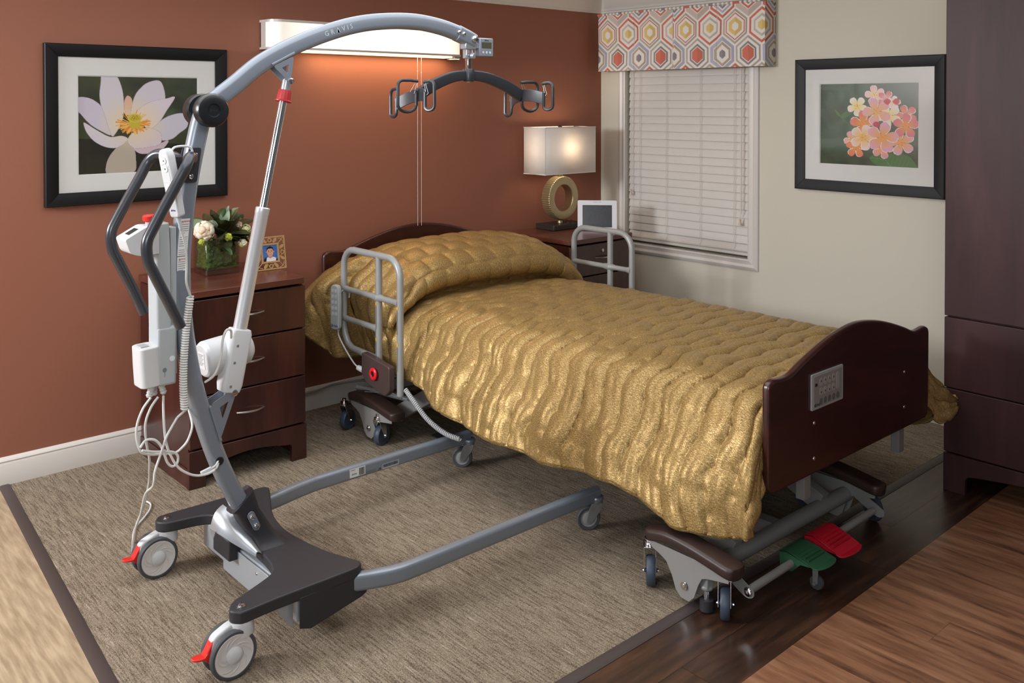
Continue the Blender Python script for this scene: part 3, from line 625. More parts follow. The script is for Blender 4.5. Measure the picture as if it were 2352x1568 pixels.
# ribbed ring: outer radius .118, inner .072, thickness .055
rg = M(); NR = 120; RR = []; tw = .034
for k in range(NR):
    a_ = 2*PI*k/NR; rib = .0022 if k % 2 else 0
    ca, sa = math.cos(a_), math.sin(a_)
    prof = [(.130-rib, -tw), (.133-rib, -tw+.004), (.133-rib, tw-.004), (.130-rib, tw), (.105-rib, tw+.004-rib), (.084, tw), (.080, tw-.004), (.080, -tw+.004), (.084, -tw), (.105-rib, -tw-.004+rib)]
    RR.append([(LC[0]+r_*ca*.96, LC[1]+d, .974+r_*sa*1.0) for r_, d in prof])
rg.rings(RR, closed=True); build('ring', rg, lampm, lp, label='ribbed gold ring', ang=25)
build('neck', M().lathe([(.020,0),(.016,.006),(.016,.022),(.019,.026),(.0,.026)], (LC[0], LC[1], NZ+.026), n=18), lampm, lp)
bs = build('base', M().box((-.645, -.215, NZ+.001), (-.375, -.055, NZ+.033)), lamp_base_m, lp, bevel=.003)
for dx in (.045, .09): build('socket_plate', M().lathe([(.016,0),(.016,.002),(.0,.002)], (LC[0]+dx, LC[1]-.03, NZ+.033), n=16), black_gl, bs)
l = bpy.data.lights.new('bulb_light', 'POINT'); l.energy = 2.8; l.color = (1, .80, .58); l.shadow_soft_size = .075
o = bpy.data.objects.new('bulb_light', l); COL.objects.link(o); o.location = (LC[0], LC[1], 1.29)
# ================================================================ DIGITAL CLOCK
ck = thing('digital_clock', 'white framed digital day clock standing on the corner nightstand', 'clock', (-.44, -.377, NZ+.001))
ux = norm((.70, -.714, 0)); nn0 = np.array((-.714, -.70, 0)); tl = math.radians(9); uy = norm(np.array((0,0,1))*math.cos(tl)-nn0*math.sin(tl)); nn = np.cross(ux, uy)
o = np.array((-.44, -.377, NZ+.0045)); W_, H_ = .236, .178
white_ck = mat('white clock plastic', (226,226,234), .35)
fr = lambda hx, hy, r: [tuple(p) for p in rrect(hx, hy, r)]
build('bezel', M().prism_h([(x, y+H_/2) for x, y in fr(W_/2, H_/2, .008)], [(x, y+H_/2-.006) for x, y in fr(.088, .066, .002)], o-nn*.012, ux, uy, .014), white_ck, ck, bevel=.0015)
build('housing', M().prism([(x, y+H_/2) for x, y in fr(W_/2-.004, H_/2-.004, .008)], o-nn*.026, ux, uy, .014), white_ck, ck)
scr = build('screen', M().prism([(x, y+H_/2-.006) for x, y in fr(.089, .067, .002)], o-nn*.0055, ux, uy, .003), mat('lcd', (40,40,44), .25), ck)
lcd_t = mat('lcd text', (62,62,84), .4)
sc = lambda x, y: o+ux*x+uy*(H_/2-.006+y)-nn*.0022
text('lettering', 'THURSDAY', .0305, sc(0, .040), ux, uy, lcd_t, scr); text('lettering', '6:43', .058, sc(-.010, -.012), ux, uy, lcd_t, scr)
text('lettering', 'a.m.', .014, sc(.068, -.026), ux, uy, lcd_t, scr); text('lettering', 'OCTOBER', .015, sc(-.005, -.054), ux, uy, lcd_t, scr)
text('lettering', 'HOWARD   MILLER', .0056, o+ux*0+uy*(H_-.0105)+nn*.0022, ux, uy, ink_grey, ck)
build('stand', M().obox(o-nn*.040+np.array((0,0,.035)), ux, (0,0,1), nn, .10, .07, .004), white_ck, ck)
# ================================================================ VASE AND FLOWERS
TZ = .795
VXA, VXB, VYA, VYB, VZ0, VZ1 = -2.832, -2.672, -.285, -.145, TZ+.001, TZ+.158
vs = thing('glass_vase', 'square clear glass vase filled with green moss on the left nightstand', 'vase', ((VXA+VXB)/2, (VYA+VYB)/2, VZ0))
vase_glass = thin_glass('vase glass', (.86,.89,.88), .16)
vc = ((VXA+VXB)/2, (VYA+VYB)/2); hx, hy = (VXB-VXA)/2, (VYB-VYA)/2; th = .006
def rr(hx_, hy_, r, z): return [(vc[0]+x, vc[1]+y, z) for x, y in rrect(hx_, hy_, r)]
m = M().rings([rr(hx-.004, hy-.004, .008, VZ0), rr(hx, hy, .008, VZ0+.004), rr(hx, hy, .008, VZ1-.002), rr(hx-.001, hy-.001, .008, VZ1), rr(hx-th, hy-th, .004, VZ1), rr(hx-th, hy-th, .004, VZ0+.020)])
build('vessel', m, vase_glass, vs)
moss_m = mat('moss', (104,124,42), .95, bump=1.0, bscale=150, rgb2=(66,84,22), vscale=60)
P = []; NN = 40
mo = M(); rs = random.Random(5)
def lump(c, r, s_):
    m_ = M(); m_.sph((0,0,0), 1, n=9, m=6)
    return [(c[0]+v[0]*r*(1+s_*rs.uniform(-.2,.2)), c[1]+v[1]*r*(1+s_*rs.uniform(-.2,.2)), c[2]+v[2]*r*(1+s_*rs.uniform(-.2,.2))) for v in m_.v], m_.f
mo.box((vc[0]-hx+.018, vc[1]-hy+.018, VZ0+.026), (vc[0]+hx-.018, vc[1]+hy-.018, VZ1-.03))
for k in range(330):
    side = k % 3
    x = rs.uniform(-1, 1)*(hx-.020); y = rs.uniform(-1, 1)*(hy-.020); z = rs.uniform(VZ0+.034, VZ1-.018)
    if side == 0: y = -(hy-.019)
    elif side == 1: x = -(hx-.019)
    elif k % 2: z = VZ1-.022
    else: x = hx-.019
    mo.add(*lump((vc[0]+x, vc[1]+y, z), rs.uniform(.007, .0125), 1))
tag(build('moss', mo, moss_m), 'bright green cushion moss packed inside the square glass vase', 'moss', kind='stuff')
leaf_ms = [mat('dark leaf', (52,56,30), .45, var=.25, vscale=40), mat('olive leaf', (92,92,54), .5, var=.2, vscale=30), mat('grey leaf', (140,158,130), .55, var=.15, vscale=30), mat('brown leaf', (80,66,38), .5, var=.2, vscale=40), mat('green leaf', (74,98,58), .5, var=.2, vscale=40)]
stem_m = mat('stem', (70,84,44), .6)
def leaf(base, d, L, W_, droop=.25, roll=0.):
    d = norm(d); up = np.array((0,0,1.)); s_ = norm(np.cross(d, up)) if abs(d[2]) < .97 else np.array((1.,0,0)); n_ = np.cross(s_, d)
    s2 = s_*math.cos(roll)+n_*math.sin(roll); n2 = np.cross(s2, d); m = M(); R = []; K = 8
    for k in range(K+1):
        t = k/K; wd_ = W_*math.sin(PI*min(1, t*.93+.05))**.8*(1-.25*t) if k < K else .0005
        c = np.array(base, float)+d*L*t-up*droop*L*t*t; wv = .002*math.sin(t*9)
        R.append([c-s2*wd_/2+n2*(wd_*.16+wv), c-s2*wd_*.25+n2*wd_*.05, c-n2*.001, c+s2*wd_*.25+n2*wd_*.05, c+s2*wd_/2+n2*(wd_*.16-wv)])
    V = [p for r_ in R for p in r_]; F = [(i*5+j, i*5+j+1, (i+1)*5+j+1, (i+1)*5+j) for i in range(K) for j in range(4)]
    m.add(V, F); o_ = m
    return m
sprays = thing('leaf_spray', 'dark green and grey leafy branches rising from the square glass vase', 'foliage', (vc[0], vc[1], VZ1-.03))
# each leaf: pixel-free placement around the vase centre; (dx, dy, z) base, direction, length, width, material
LV = [((.03,0,.05),(.45,-.2,1),.15,.075,1),((.045,-.01,.04),(1.,-.3,.75),.145,.062,3),((-.02,0,.06),(-.1,-.3,1),.10,.06,0),((.00,-.02,.05),(.35,-.7,.75),.12,.075,0),((-.05,0,.04),(-.7,-.2,1),.13,.07,2),
      ((-.03,-.02,.05),(-.2,-.5,1),.095,.045,2),((.02,-.03,.03),(.6,-.8,.35),.13,.075,0),((-.02,-.03,.03),(-.15,-1,.30),.11,.075,0),((.05,-.03,.03),(1,-.7,.15),.12,.05,3),((.02,-.01,.06),(.15,-.1,1),.13,.04,2),
      ((.0,.0,.06),(-.2,.1,1),.12,.06,3),((-.01,-.05,.02),(.2,-1,.55),.075,.030,2),((.03,.02,.05),(.3,.4,1),.14,.07,1),((.05,.02,.05),(.9,.3,.8),.14,.06,0),((-.04,.03,.05),(-.5,.5,1),.12,.06,1),((.02,.0,.07),(.05,-.25,1),.115,.030,4),
      ((.0,-.06,-.005),(.35,-.9,-.35),.06,.028,4),((.04,-.02,.05),(.5,-.6,.9),.11,.06,3),((-.03,-.01,.06),(-.35,-.1,1),.11,.05,3),((.01,-.04,.03),(.45,-1,.1),.10,.06,0),((.03,.01,.07),(.28,.0,1),.12,.03,2),((.0,-.03,.05),(.0,-.6,.9),.10,.065,0),((.045,-.035,.02),(.8,-.9,.1),.09,.05,0),((-.005,-.02,.04),(-.35,-.8,.7),.10,.06,0),((.02,-.04,.02),(.9,-.9,.5),.12,.06,0),((.0,-.04,.01),(.1,-1,.05),.09,.055,0),((.03,.0,.05),(.7,.2,1),.13,.06,1)]
for (bx_, by_, bz_), d, L, W_, k in LV:
    b0 = np.array((vc[0]+bx_, vc[1]+by_, VZ1-.03+bz_)); s_ = M().tube([(vc[0]+bx_*.3, vc[1]+by_*.3, VZ1-.05), b0], .0016, 5)
    build('stem', s_, stem_m, sprays); build('leaf', leaf(b0, d, L*1.02, W_*1.32, .18, rs.uniform(-.5,.5)), leaf_ms[k], sprays)
def petals_ball(name, label, c, R_, mats, n, cat, open_=1., group=None, stem=None):
    t = thing(name, label, cat, c, group); rs2 = random.Random(int(c[0]*1e4))
    for k in range(n):
        u = 1-2*(k+.5)/n; ph = k*2.399; d = np.array((math.sqrt(1-u*u)*math.cos(ph), math.sqrt(1-u*u)*math.sin(ph), u))
        d = norm(d+np.array([rs2.uniform(-.25,.25) for _ in range(3)])); s_ = norm(np.cross(d, (0.1,.2,1))); q_ = np.cross(s_, d); m = M(); a0 = rs2.uniform(0, PI); s2 = s_*math.cos(a0)+q_*math.sin(a0); q2 = np.cross(s2, d)
        rad = R_*rs2.uniform(.80,1.02); sz = R_*rs2.uniform(.34,.5); G = []
        for i in range(5):
            for j in range(5):
                a_, b_ = (i-2)/2, (j-2)/2; h = rad-(a_*a_+b_*b_)*sz*.35*open_+.0022*math.sin(a_*5+k); w2 = 1-.35*abs(a_*b_)
                G.append(np.array(c)+d*h+s2*a_*sz*w2+q2*(b_*sz*w2+ (h-rad)*.1))
        V = G; F = [(i*5+j, i*5+j+1, (i+1)*5+j+1, (i+1)*5+j) for i in range(4) for j in range(4)]
        o_ = build('petal', m.add(V, F), mats[k % len(mats)], t, ang=60); so_ = o_.modifiers.new('s', 'SOLIDIFY'); so_.thickness = .0008
    build('core', M().sph(c, R_*.8, n=12, m=8), mats[0], t)
    if stem: build('stem', M().tube(cat_rom(stem, 5), .0022, 6), stem_m, t)
    return t
cr1, cr2 = mat('cream petal', (238,224,204), .7), mat('blush petal', (232,206,178), .7); gy = mat('yellow green floret', (178,190,70), .7); gw = mat('bud white', (226,222,190), .6); gy2 = mat('bud green', (196,204,120), .6)
petals_ball('peony', 'large cream double peony bloom at the left rim of the glass vase', (-2.826, -.255, VZ1+.040), .047, [cr1, cr1, cr2], 60, 'flower', stem=[(-2.82,-.24,VZ1+.01), (-2.78,-.22,VZ1-.03)])
petals_ball('pompom_flower', 'small yellow green pompom flower in front of the dark leaves', (-2.745, -.320, VZ1+.012), .017, [gy], 60, 'flower', stem=[(-2.745,-.31,VZ1+.005), (-2.755,-.27,VZ1+.005), (-2.77,-.24,VZ1-.04)])
petals_ball('pompom_flower', 'tiny yellow green pompom flower below the cream peony', (-2.852, -.285, VZ1-.004), .013, [gy], 40, 'flower')
petals_ball('flower_bud', 'white and green closed bud hanging over the front of the vase', (-2.678, -.318, VZ1-.022), .020, [gw, gw, gy2], 26, 'flower', .4, stem=[(-2.682,-.315,VZ1-.005), (-2.70,-.32,VZ1+.008), (-2.735,-.31,VZ1+.015)])
petals_ball('flower_bud', 'pale yellow bud to the right of the dark leaves behind the lift piston', (-2.640, -.27, VZ1+.032), .022, [gy2, gw], 24, 'flower', .4, stem=[(-2.645,-.265,VZ1+.02), (-2.69,-.24,VZ1-.01)])
petals_ball('flower_bud', 'smaller round green bud under the pale yellow bud', (-2.650, -.292, VZ1+.008), .011, [gy2], 14, 'flower', .4)
petals_ball('flower_bud', 'pinkish cream bud at the right of the vase, above the pale yellow bud', (-2.668, -.262, VZ1+.055), .015, [mat('pink bud', (222,190,160), .6), gw], 16, 'flower', .6)
# ================================================================ SMALL PORTRAIT FRAME
pf = thing('photo_frame', 'small gold frame with cut-out leaf border holding a portrait on the left nightstand', 'photo frame', (-2.535, -.30, TZ+.001))
tl = math.radians(10); ux = norm((1, -.02, 0)); nn0 = np.cross(ux, (0,0,1)); uy = norm(np.array((0,0,1))*math.cos(tl)-nn0*math.sin(tl)); nn = np.cross(ux, uy); o = np.array((-2.6135, -.315, TZ+.001)); FW, FH = .150, .150
def bar2(x0, y0, x1, y1): return [(x0,y0),(x1,y0),(x1,y1),(x0,y1)]
def ring_prism(m, a_, b_, c_, d_, t_): m.prism_h(bar2(a_,b_,c_,d_), bar2(a_+t_,b_+t_,c_-t_,d_-t_), o, ux, uy, .004)
m = M(); ring_prism(m, 0, 0, FW, FH, .006); build('outer_rim', m, gold_wood, pf, bevel=.0008)
m = M(); ring_prism(m, .031, .031, FW-.031, FH-.031, .008); build('inner_rim', m, gold_wood, pf, bevel=.0008)
def fleaf(cx, cy, a_, L, W_):
    ca, sa = math.cos(a_), math.sin(a_); return [(cx+ca*x-sa*y, cy+sa*x+ca*y) for x, y in [(-L/2,0),(-L/4,-W_*.42),(0,-W_/2),(L/4,-W_*.36),(L/2,0),(L/4,W_*.36),(0,W_/2),(-L/4,W_*.42)]]
for side in range(4):
    R_ = lambda x, y: [(x,y),(FW-y,x),(FW-x,FH-y),(y,FH-x)][side]
    for cx in (.049, .101):
        P = [R_(*p) for p in fleaf(cx, .018, (.95 if cx < .07 else PI-.95), .029, .014)]
        build('leaf_cutout', M().prism(P, o, ux, uy, .004), gold_wood, pf)
    c = R_(.075, .016); build('ring_cutout', M().prism_h([(c[0]+.010*math.cos(2*PI*k/14), c[1]+.010*math.sin(2*PI*k/14)) for k in range(14)], [(c[0]+.006*math.cos(2*PI*k/14), c[1]+.006*math.sin(2*PI*k/14)) for k in range(14)], o, ux, uy, .004), gold_wood, pf)
    m = M()
    for pa, pb in (((.065,.018),(.055,.030)), ((.085,.018),(.095,.030)), ((.075,.006),(.075,.007)), ((.004,.004),(.032,.032)), ((.010,.024),(.022,.012)), ((.022,.012),(.034,.010)), ((.010,.024),(.008,.036))):
        pa, pb = np.array(R_(*pa)), np.array(R_(*pb)); A_, B_ = o+ux*pa[0]+uy*pa[1]+nn*.002, o+ux*pb[0]+uy*pb[1]+nn*.002
        if np.linalg.norm(A_-B_) > .002: m.tube([A_, B_], .0017, 5)
    build('vine_cutout', m, gold_wood, pf)
pp = Paint(56, 58); n1 = smoothnoise(58, 56, 4, 2)[..., None]; pp.a = np.array((.20,.36,.66))*(1-n1)+np.array((.36,.54,.80))*n1
pp.ell(.5, 1.02, .46, .32, (.92,.92,.94)); pp.fill([(.04,1.0),(.06,.86),(.16,.76),(.28,.70),(.22,1.0)], (.12,.14,.22)); pp.fill([(.96,1.0),(.94,.86),(.86,.78),(.80,1.0)], (.12,.14,.22))
pp.fill([(.38,.55),(.62,.55),(.64,.72),(.50,.80),(.36,.72)], (.80,.58,.48)); pp.ell(.5, .40, .235, .29, (.12,.09,.08)); pp.ell(.27, .42, .035, .05, (.80,.56,.46)); pp.ell(.73, .42, .035, .05, (.80,.56,.46)); pp.ell(.5, .43, .205, .255, (.86,.65,.55))
pp.fill([(.29,.32),(.32,.18),(.5,.13),(.68,.18),(.71,.32),(.62,.25),(.40,.25)], (.12,.09,.08))
for x in (.41, .59): pp.ell(x, .40, .035, .018, (.16,.12,.12)); pp.stroke([(x-.05,.35),(x+.05,.35)], .010, (.22,.15,.12))
pp.stroke([(.5,.42),(.48,.50),(.52,.51)], .008, (.72,.48,.40)); pp.ell(.5, .57, .075, .028, (.70,.30,.30)); pp.ell(.5, .563, .055, .014, (.95,.93,.92))
pp.a[:, :3] = (.92,.92,.94); pp.a[:, -3:] = (.92,.92,.94)
pp.put('photo_print', o+ux*.036+uy*(FH-.036)+nn*.0015, ux, uy, FW-.072, FH-.072, print_m, pf)
build('backing', M().prism(bar2(.034,.034,FW-.034,FH-.034), o-nn*.002, ux, uy, .003), gold_wood, pf)
build('easel_leg', M().obox(o+ux*FW/2-nn*.030+np.array((0,0,.045)), ux, (0,0,1), (0,1,0), .03, .09, .002), gold_wood, pf)
# power cable lying along the skirting
cb = cat_rom([(-2.49,-.03,.118),(-2.30,-.03,.095),(-2.15,-.04,.10),(-2.05,-.05,.115),(-1.92,-.10,.12),(-1.82,-.14,.10),(-1.6,-.2,.15)], 8)
tag(build('power_cable', M().tube(cb, .005, 8), mat('grey cable', (150,146,142), .5)), 'grey power cable running along the white skirting behind the bed', 'cable')
# ================================================================ BED
bed = thing('hospital_bed', 'adjustable care bed with dark red wooden end boards and grey steel base', 'bed', (-1.5, -1.3, 0))
def board(x0, x1, yb, yf, zb, zs, zt, name, mtl, label=None):
    W_ = x1-x0; P = [(x0+.004, zb), (x1-.004, zb), (x1, zs)]
    sh = [(0,0),(.035,0),(.075,-.004),(.115,-.001),(.18,.25),(.28,.60),(.38,.86),(.5,1.0),(.62,.86),(.72,.60),(.82,.25),(.885,-.001),(.925,-.004),(.965,0),(1,0)]
    top = cat_rom([(x1-W_*u, zs+(zt-zs)*h if h >= 0 else zs+h) for u, h in sh], 4)
    out = rpoly([(x0+.006, zb), (x1-.006, zb)], 0) if 0 else None
    poly = [(x0+.03, zb), (x1-.03, zb), (x1-.009, zb+.009), (x1-.002, zb+.03)] + [(x1, zs-.025), (x1-.006, zs-.008)] + [tuple(p) for p in top[3:-3]] + [(x0+.006, zs-.008), (x0, zs-.025), (x0+.002, zb+.03), (x0+.009, zb+.009)]
    return build(name, M().prism(poly, (0, yb, 0), (1,0,0), (0,0,1), yb-yf), mtl, bed, label, bevel=.009, seg=3)
bedwood = wood('bed board veneer', (40,16,14), (56,22,19), (70,30,25), 9, (.2, 1, 1), .30, .3, bump=.02)
board(-2.12, -.935, -.035, -.062, .40, .80, .897, 'headboard', bedwood)
fb = board(-2.062, -.965, -2.572, -2.600, .348, .700, .797, 'footboard', bedwood)
for x, z in ((-1.80,.495), (-1.02+.05,.42), (-1.80+.0,.40)): pass
for x, z in ((-1.80,.515), (-1.80,.40), (-1.17,.56), (-1.17,.43)): build('bolt', M().lathe([(.007,0),(.006,.002),(.0,.003)], (x, -2.600, z), (0,-1,0), n=12), chrome_sat, fb)
# control panel in the footboard
cpn = build('control_panel', M().prism([(x, y) for x, y in rrect(.100, .059, .006)], (-1.727, -2.600, .618), (1,0,0), (0,0,1), .006), mat('panel rim', (176,176,178), .35), bed, 'grey keypad set in the footboard', bevel=.002)
build('key_sheet', M().prism([(x, y) for x, y in rrect(.088, .050, .003)], (-1.727, -2.606, .618), (1,0,0), (0,0,1), .0012), mat('key sheet', (148,144,140), .5), cpn)
k1, k2, k3 = mat('key light', (168,164,160), .5), mat('key dark', (104,102,102), .5), ink
for i in range(5):
    x = -1.727-.045+i*.0265
    def key(zc, hx_, hz_, mt): build('key', M().prism([(x+a_, zc+b_) for a_, b_ in rrect(hx_, hz_, hx_*.95)], (0, -2.6072, 0), (1,0,0), (0,0,1), .0008), mt, cpn)
    key(.618-.036, .0095, .0105, k2)
    if i < 4:
        key(.618+.027, .0100, .0130, k1); key(.618-.004, .0100, .0130, k1)
        for zc, s_ in ((.618+.029, 1), (.618-.006, -1)):
            build('arrow', M().prism([(x-.0045, zc-.003*s_), (x, zc+.005*s_), (x+.0045, zc-.003*s_), (x, zc-.0005*s_)][::s_], (0, -2.6081, 0), (1,0,0), (0,0,1), .0003), k3, cpn)
    else: key(.618+.012, .0100, .029, k1)
build('logo_block', M().box((-1.808, -2.6084, .636), (-1.796, -2.607, .645)), ink, cpn)
text('lettering', 'drive', .017, (-1.796, -2.6075, .575), (1,0,0), (0,0,1), ink, cpn)
# deck frame
def tubebox(a_, b_, hw, hh, r=.006): return M().sweep([a_, b_], [(q[0], q[1]) for q in rrect(hh, hw, r)], (0,0,1) if abs(norm(np.array(b_)-np.array(a_))[2]) < .9 else (0,1,0))
dm = M().box((-2.00, -.12, .42), (-1.955, -2.50, .47)).box((-1.045, -.12, .42), (-1.0, -2.50, .47))
for y in (-.15, -.7, -1.3, -1.9, -2.47): dm.box((-1.955, y, .425), (-1.045, y-.03, .465))
build('deck_frame', dm, bedgray, bed)
for x in (-1.80, -1.14):
    build('board_bracket', M().box((x-.012, -2.572, .255 if x < -1.5 else .245), (x+.028, -2.540, .46)), bedgray, bed, bevel=.002)
build('board_bracket', M().box((-1.70, -.062, .30), (-1.66, -.10, .46)), bedgray, bed)
# carriages
def caster(parent, c, heading, r=.047, wd_=.028, brake=True, top=.145):
    """c: floor contact point; heading: rolling direction; fork mesh with wheel children"""
    h = norm((math.cos(heading), math.sin(heading), 0)); s_ = np.array((-h[1], h[0], 0)); up = np.array((0,0,1.)); c = np.array(c, float); ax = c+up*r
    st = ax-h*.028   # swivel axis ahead of the wheel
    m = M()
    for k in (-1, 1):
        p = ax+s_*k*(wd_/2+.0045)
        pl = [(-.045,top-.028),( .004,top-.028),(.010,r+.012),(.010,r-.010),(-.008,r-.010),(-.016,r+.012)]
        m.prism(pl, p-up*r-h*.0-s_*.0012, h, up, .0024)
    m.obox(st+up*(top-.028-r)+h*.010, h, s_, up, .050, wd_+.012, .004)
    f = build('caster', m, chrome, parent, bevel=.0006)
    build('swivel', M().lathe([(.018,0),(.020,.003),(.020,.007),(.016,.009),(.019,.012),(.019,.016),(.010,.018),(.010,.03)], st+up*(top-.026-r), n=20), chrome, f)
    build('tyre', M().lathe([(r*.62,-wd_/2+.002),(r*.93,-wd_/2),(r,-wd_/2+.006),(r,wd_/2-.006),(r*.93,wd_/2),(r*.62,wd_/2-.002)], ax, s_, 28, True), rubber_blue, f)
    build('wheel_hub', M().lathe([(r*.62,-wd_/2+.0045),(r*.62,wd_/2-.0045)], ax, s_, 24).cyl(ax-s_*(wd_/2+.008), ax+s_*(wd_/2+.008), .006, n=12), rubber_blue, f)
    build('axle_bolt', M().cyl(ax-s_*(wd_/2+.012), ax+s_*(wd_/2+.012), .0048, n=8), chrome, f)
    return f
def carriage(cx, ya, yb, ztop, name_label, side=-1, pin=True, foot=True):
    """plate + moulded cover along y between ya (far) and yb (near)"""
    L_ = ya-yb; u = lambda t: -(ya-L_*t)
    xo = cx+side*.030
    pl = [(u(0.02), ztop-.032), (u(.06), ztop-.052), (u(.14), ztop-.060), (u(.24), ztop-.075), (u(.31), ztop-.11), (u(.36), ztop-.150), (u(.42), ztop-.168), (u(.52), ztop-.170), (u(.58), ztop-.150), (u(.63), ztop-.105), (u(.67), ztop-.082), (u(.72), ztop-.075), (u(.80), ztop-.070), (u(.97), ztop-.060), (u(.98), ztop-.032)]
    p_ = build('carriage_plate', M().prism(pl, (xo, 0, 0), (0,-1,0), (0,0,1), side*.004), mat('carriage grey', (142,140,138), .42), bed, bevel=.001)
    build('carriage_plate', M().prism(pl, (xo-side*.055, 0, 0), (0,-1,0), (0,0,1), side*.004), bedgray, bed)
    build('plate_bolt', M().lathe([(.013,0),(.012,.002),(.007,.0025),(.006,.007),(.0,.009)], (xo+side*.004, -u(.47), ztop-.125), (side,0,0), n=16), chrome, p_)
    pts = cat_rom([(cx, ya+.01, ztop-.022), (cx, ya-.03, ztop-.012), (cx, ya-L_*.25, ztop-.004), (cx, ya-L_*.5, ztop-.008), (cx, ya-L_*.8, ztop-.022), (cx, yb+.03, ztop-.028), (cx, yb-.01, ztop-.032)], 5)
    n_ = len(pts)
    def sec(t): 
        e = min(1, math.sqrt(max(0.02, 1-max(0, abs(t-.5)*2-.80)**2/.04*.9)))
        return [(q[0], q[1]*e) for q in rrect(.0185, .040, .012)]
    build('carriage_cover', M().sweep(pts, sec, (1,0,0)), brown_pl, bed)
    return p_
carriage(-2.205, -2.265, -2.585, .190, '', -1)
carriage(-1.315, -2.265, -2.585, .190, '', 1)
carriage(-2.165, -.42, -.78, .190, '', -1)
carriage(-1.30, -.42, -.78, .190, '', 1)
caster(bed, (-2.213, -2.262, 0), math.radians(222), top=.15)
caster(bed, (-2.200, -2.540, 0), math.radians(214), top=.147)
caster(bed, (-1.235, -2.515, 0), math.radians(240), top=.147)
caster(bed, (-1.315, -2.28, 0), math.radians(80), top=.15)
caster(bed, (-2.175, -.375, 0), math.radians(20), top=.15)
caster(bed, (-2.170, -.655, 0), math.radians(20), top=.147)
caster(bed, (-1.30, -.42, 0), math.radians(20), top=.15)
caster(bed, (-1.30, -.70, 0), math.radians(20), top=.147)
# levelling foot
lf_ = build('levelling_foot', M().box((-2.222, -2.492, .075), (-2.192, -2.462, .135)).sph((-2.207, -2.477, .075), .020, .020, .012, 12, 6), bedgray, bed, bevel=.003)
build('foot_stem', M().cyl((-2.207,-2.477,.030), (-2.207,-2.477,.08), .009), chrome, lf_); build('rubber_cup', M().lathe([(.018,.004),(.022,.006),(.021,.038),(.016,.040),(.0,.040)], (-2.207,-2.477,0)), black_pl, lf_)
# tubes between the carriages
build('cross_tube', M().cyl((-2.19,-2.46,.112), (-1.33,-2.46,.112), .027), bedgray, bed); build('cross_tube', M().cyl((-2.18,-.60,.112), (-1.31,-.60,.112), .027), bedgray, bed)
build('long_beam', M().box((-1.78,-.60,.075), (-1.73,-2.46,.125)), bedgray, bed, bevel=.004); build('actuator_housing', M().box((-1.72,-.9,.13), (-1.60,-1.5,.23)), black_pl, bed, bevel=.01)
for x in (-2.03, -1.50):
    s_ = M().sweep([(x, -2.46, .125), (x, -2.0, .33), (x, -1.75, .42)], rrect(.036, .022, .004), (1,0,0)); build('lift_arm', s_, bedgray, bed)
    s_ = M().sweep([(x, -.62, .115), (x, -1.05, .36), (x, -1.3, .44)], rrect(.034, .020, .006), (1,0,0)); build('lift_arm', s_, bedgray, bed)
build('drive_box', M().prism([(.60,.085),(1.02,.065),(1.02,.125),(.60,.150)], (-1.86,0,0), (0,-1,0), (0,0,1), -.05), bedgray, bed, bevel=.004)
# brake bar and pedals
bb_ = build('brake_bar', M().cyl((-2.165,-2.592,.090), (-1.36,-2.575,.090), .0125), bedgray, bed)
for x in (-2.160, -1.345):
    L1 = [(-2.50,.150),(-2.575,.115),(-2.612,.095),(-2.612,.078),(-2.595,.068),(-2.575,.072),(-2.49,.118)]
    k_ = build('brake_link', M().prism(rpoly([(-p[0], p[1]) for p in L1], .012), (x, 0, 0), (0,-1,0), (0,0,1), -.005), bedgray, bb_)
build('link_bolt', M().lathe([(.014,0),(.012,.002),(.006,.0025),(.005,.006),(0,.007)], (-2.165,-2.594,.090), (-1,0,0), n=14), chrome, bb_)
green = mat('green pedal', (44,92,62), .5, bump=.08, bscale=300); redp = mat('crimson pedal', (190,22,44), .42)
def pedal(x0, x1, dz, mt, lab, slope):
    P = [(0.0,.030),(.028,.036),(.075,.030-slope*.05),(.125,.020-slope*.12)]
    m = M(); R = []
    for x, sc_ in ((x0,1),(x1,1)):
        R.append([(x, -2.545-p[0], .088+dz+p[1]) for p in P]+[(x, -2.545-p[0], .084+dz+p[1]) for p in P[::-1]])
    m.rings(R)
    n_ = 10; R = [[(x0+(x1-x0)*(.5-.5*math.cos(PI*k/n_)), -2.670-.022*math.sin(PI*k/n_), .105+dz-slope*.12+e) for k in range(n_+1)] for e in (0,.004)]
    m.rings([R[0], R[1]])
    o_ = build('brake_pedal', m, mt, bb_, lab, bevel=.001)
    for x in (x0, x1-.004): build('pedal_web', M().prism([(2.545,.118+dz),(2.573,.124+dz),(2.62,.116+dz-slope*.05),(2.665,.108+dz-slope*.10),(2.62,.100+dz-slope*.05),(2.590,.066+dz),(2.548,.070+dz)], (x+.004, 0, 0), (0,-1,0), (0,0,1), .004), mt, bb_)
    
    for k in range(6):
        y = -2.575-.013*k; z = .122+dz-.0010-slope*.012*k*.6-.0008*k
        build('grip_ridge', M().box((x0+.012, y, z-.004), (x1-.012, y-.003, z+.0008)), mt, bb_)
pedal(-1.915, -1.795, 0, green, 'green brake pedal', .05); pedal(-1.765, -1.63, .004, redp, 'red brake pedal', .16)
dc = build('pedal_wheel', M().lathe([(.010,-.008),(.021,-.008),(.023,-.005),(.023,.005),(.021,.008),(.010,.008)], (-1.84,-2.635,.0235), (1,0,0), 22), rubber, bb_)
build('pedal_wheel', M().prism([(-.008,0),(.008,0),(.010,.055),(-.010,.055)], (-1.852,-2.635,.0235), (0,-1,0), (0,0,1), -.003).cyl((-1.86,-2.635,.0235), (-1.825,-2.635,.0235), .005, n=10), bedgray, bb_)
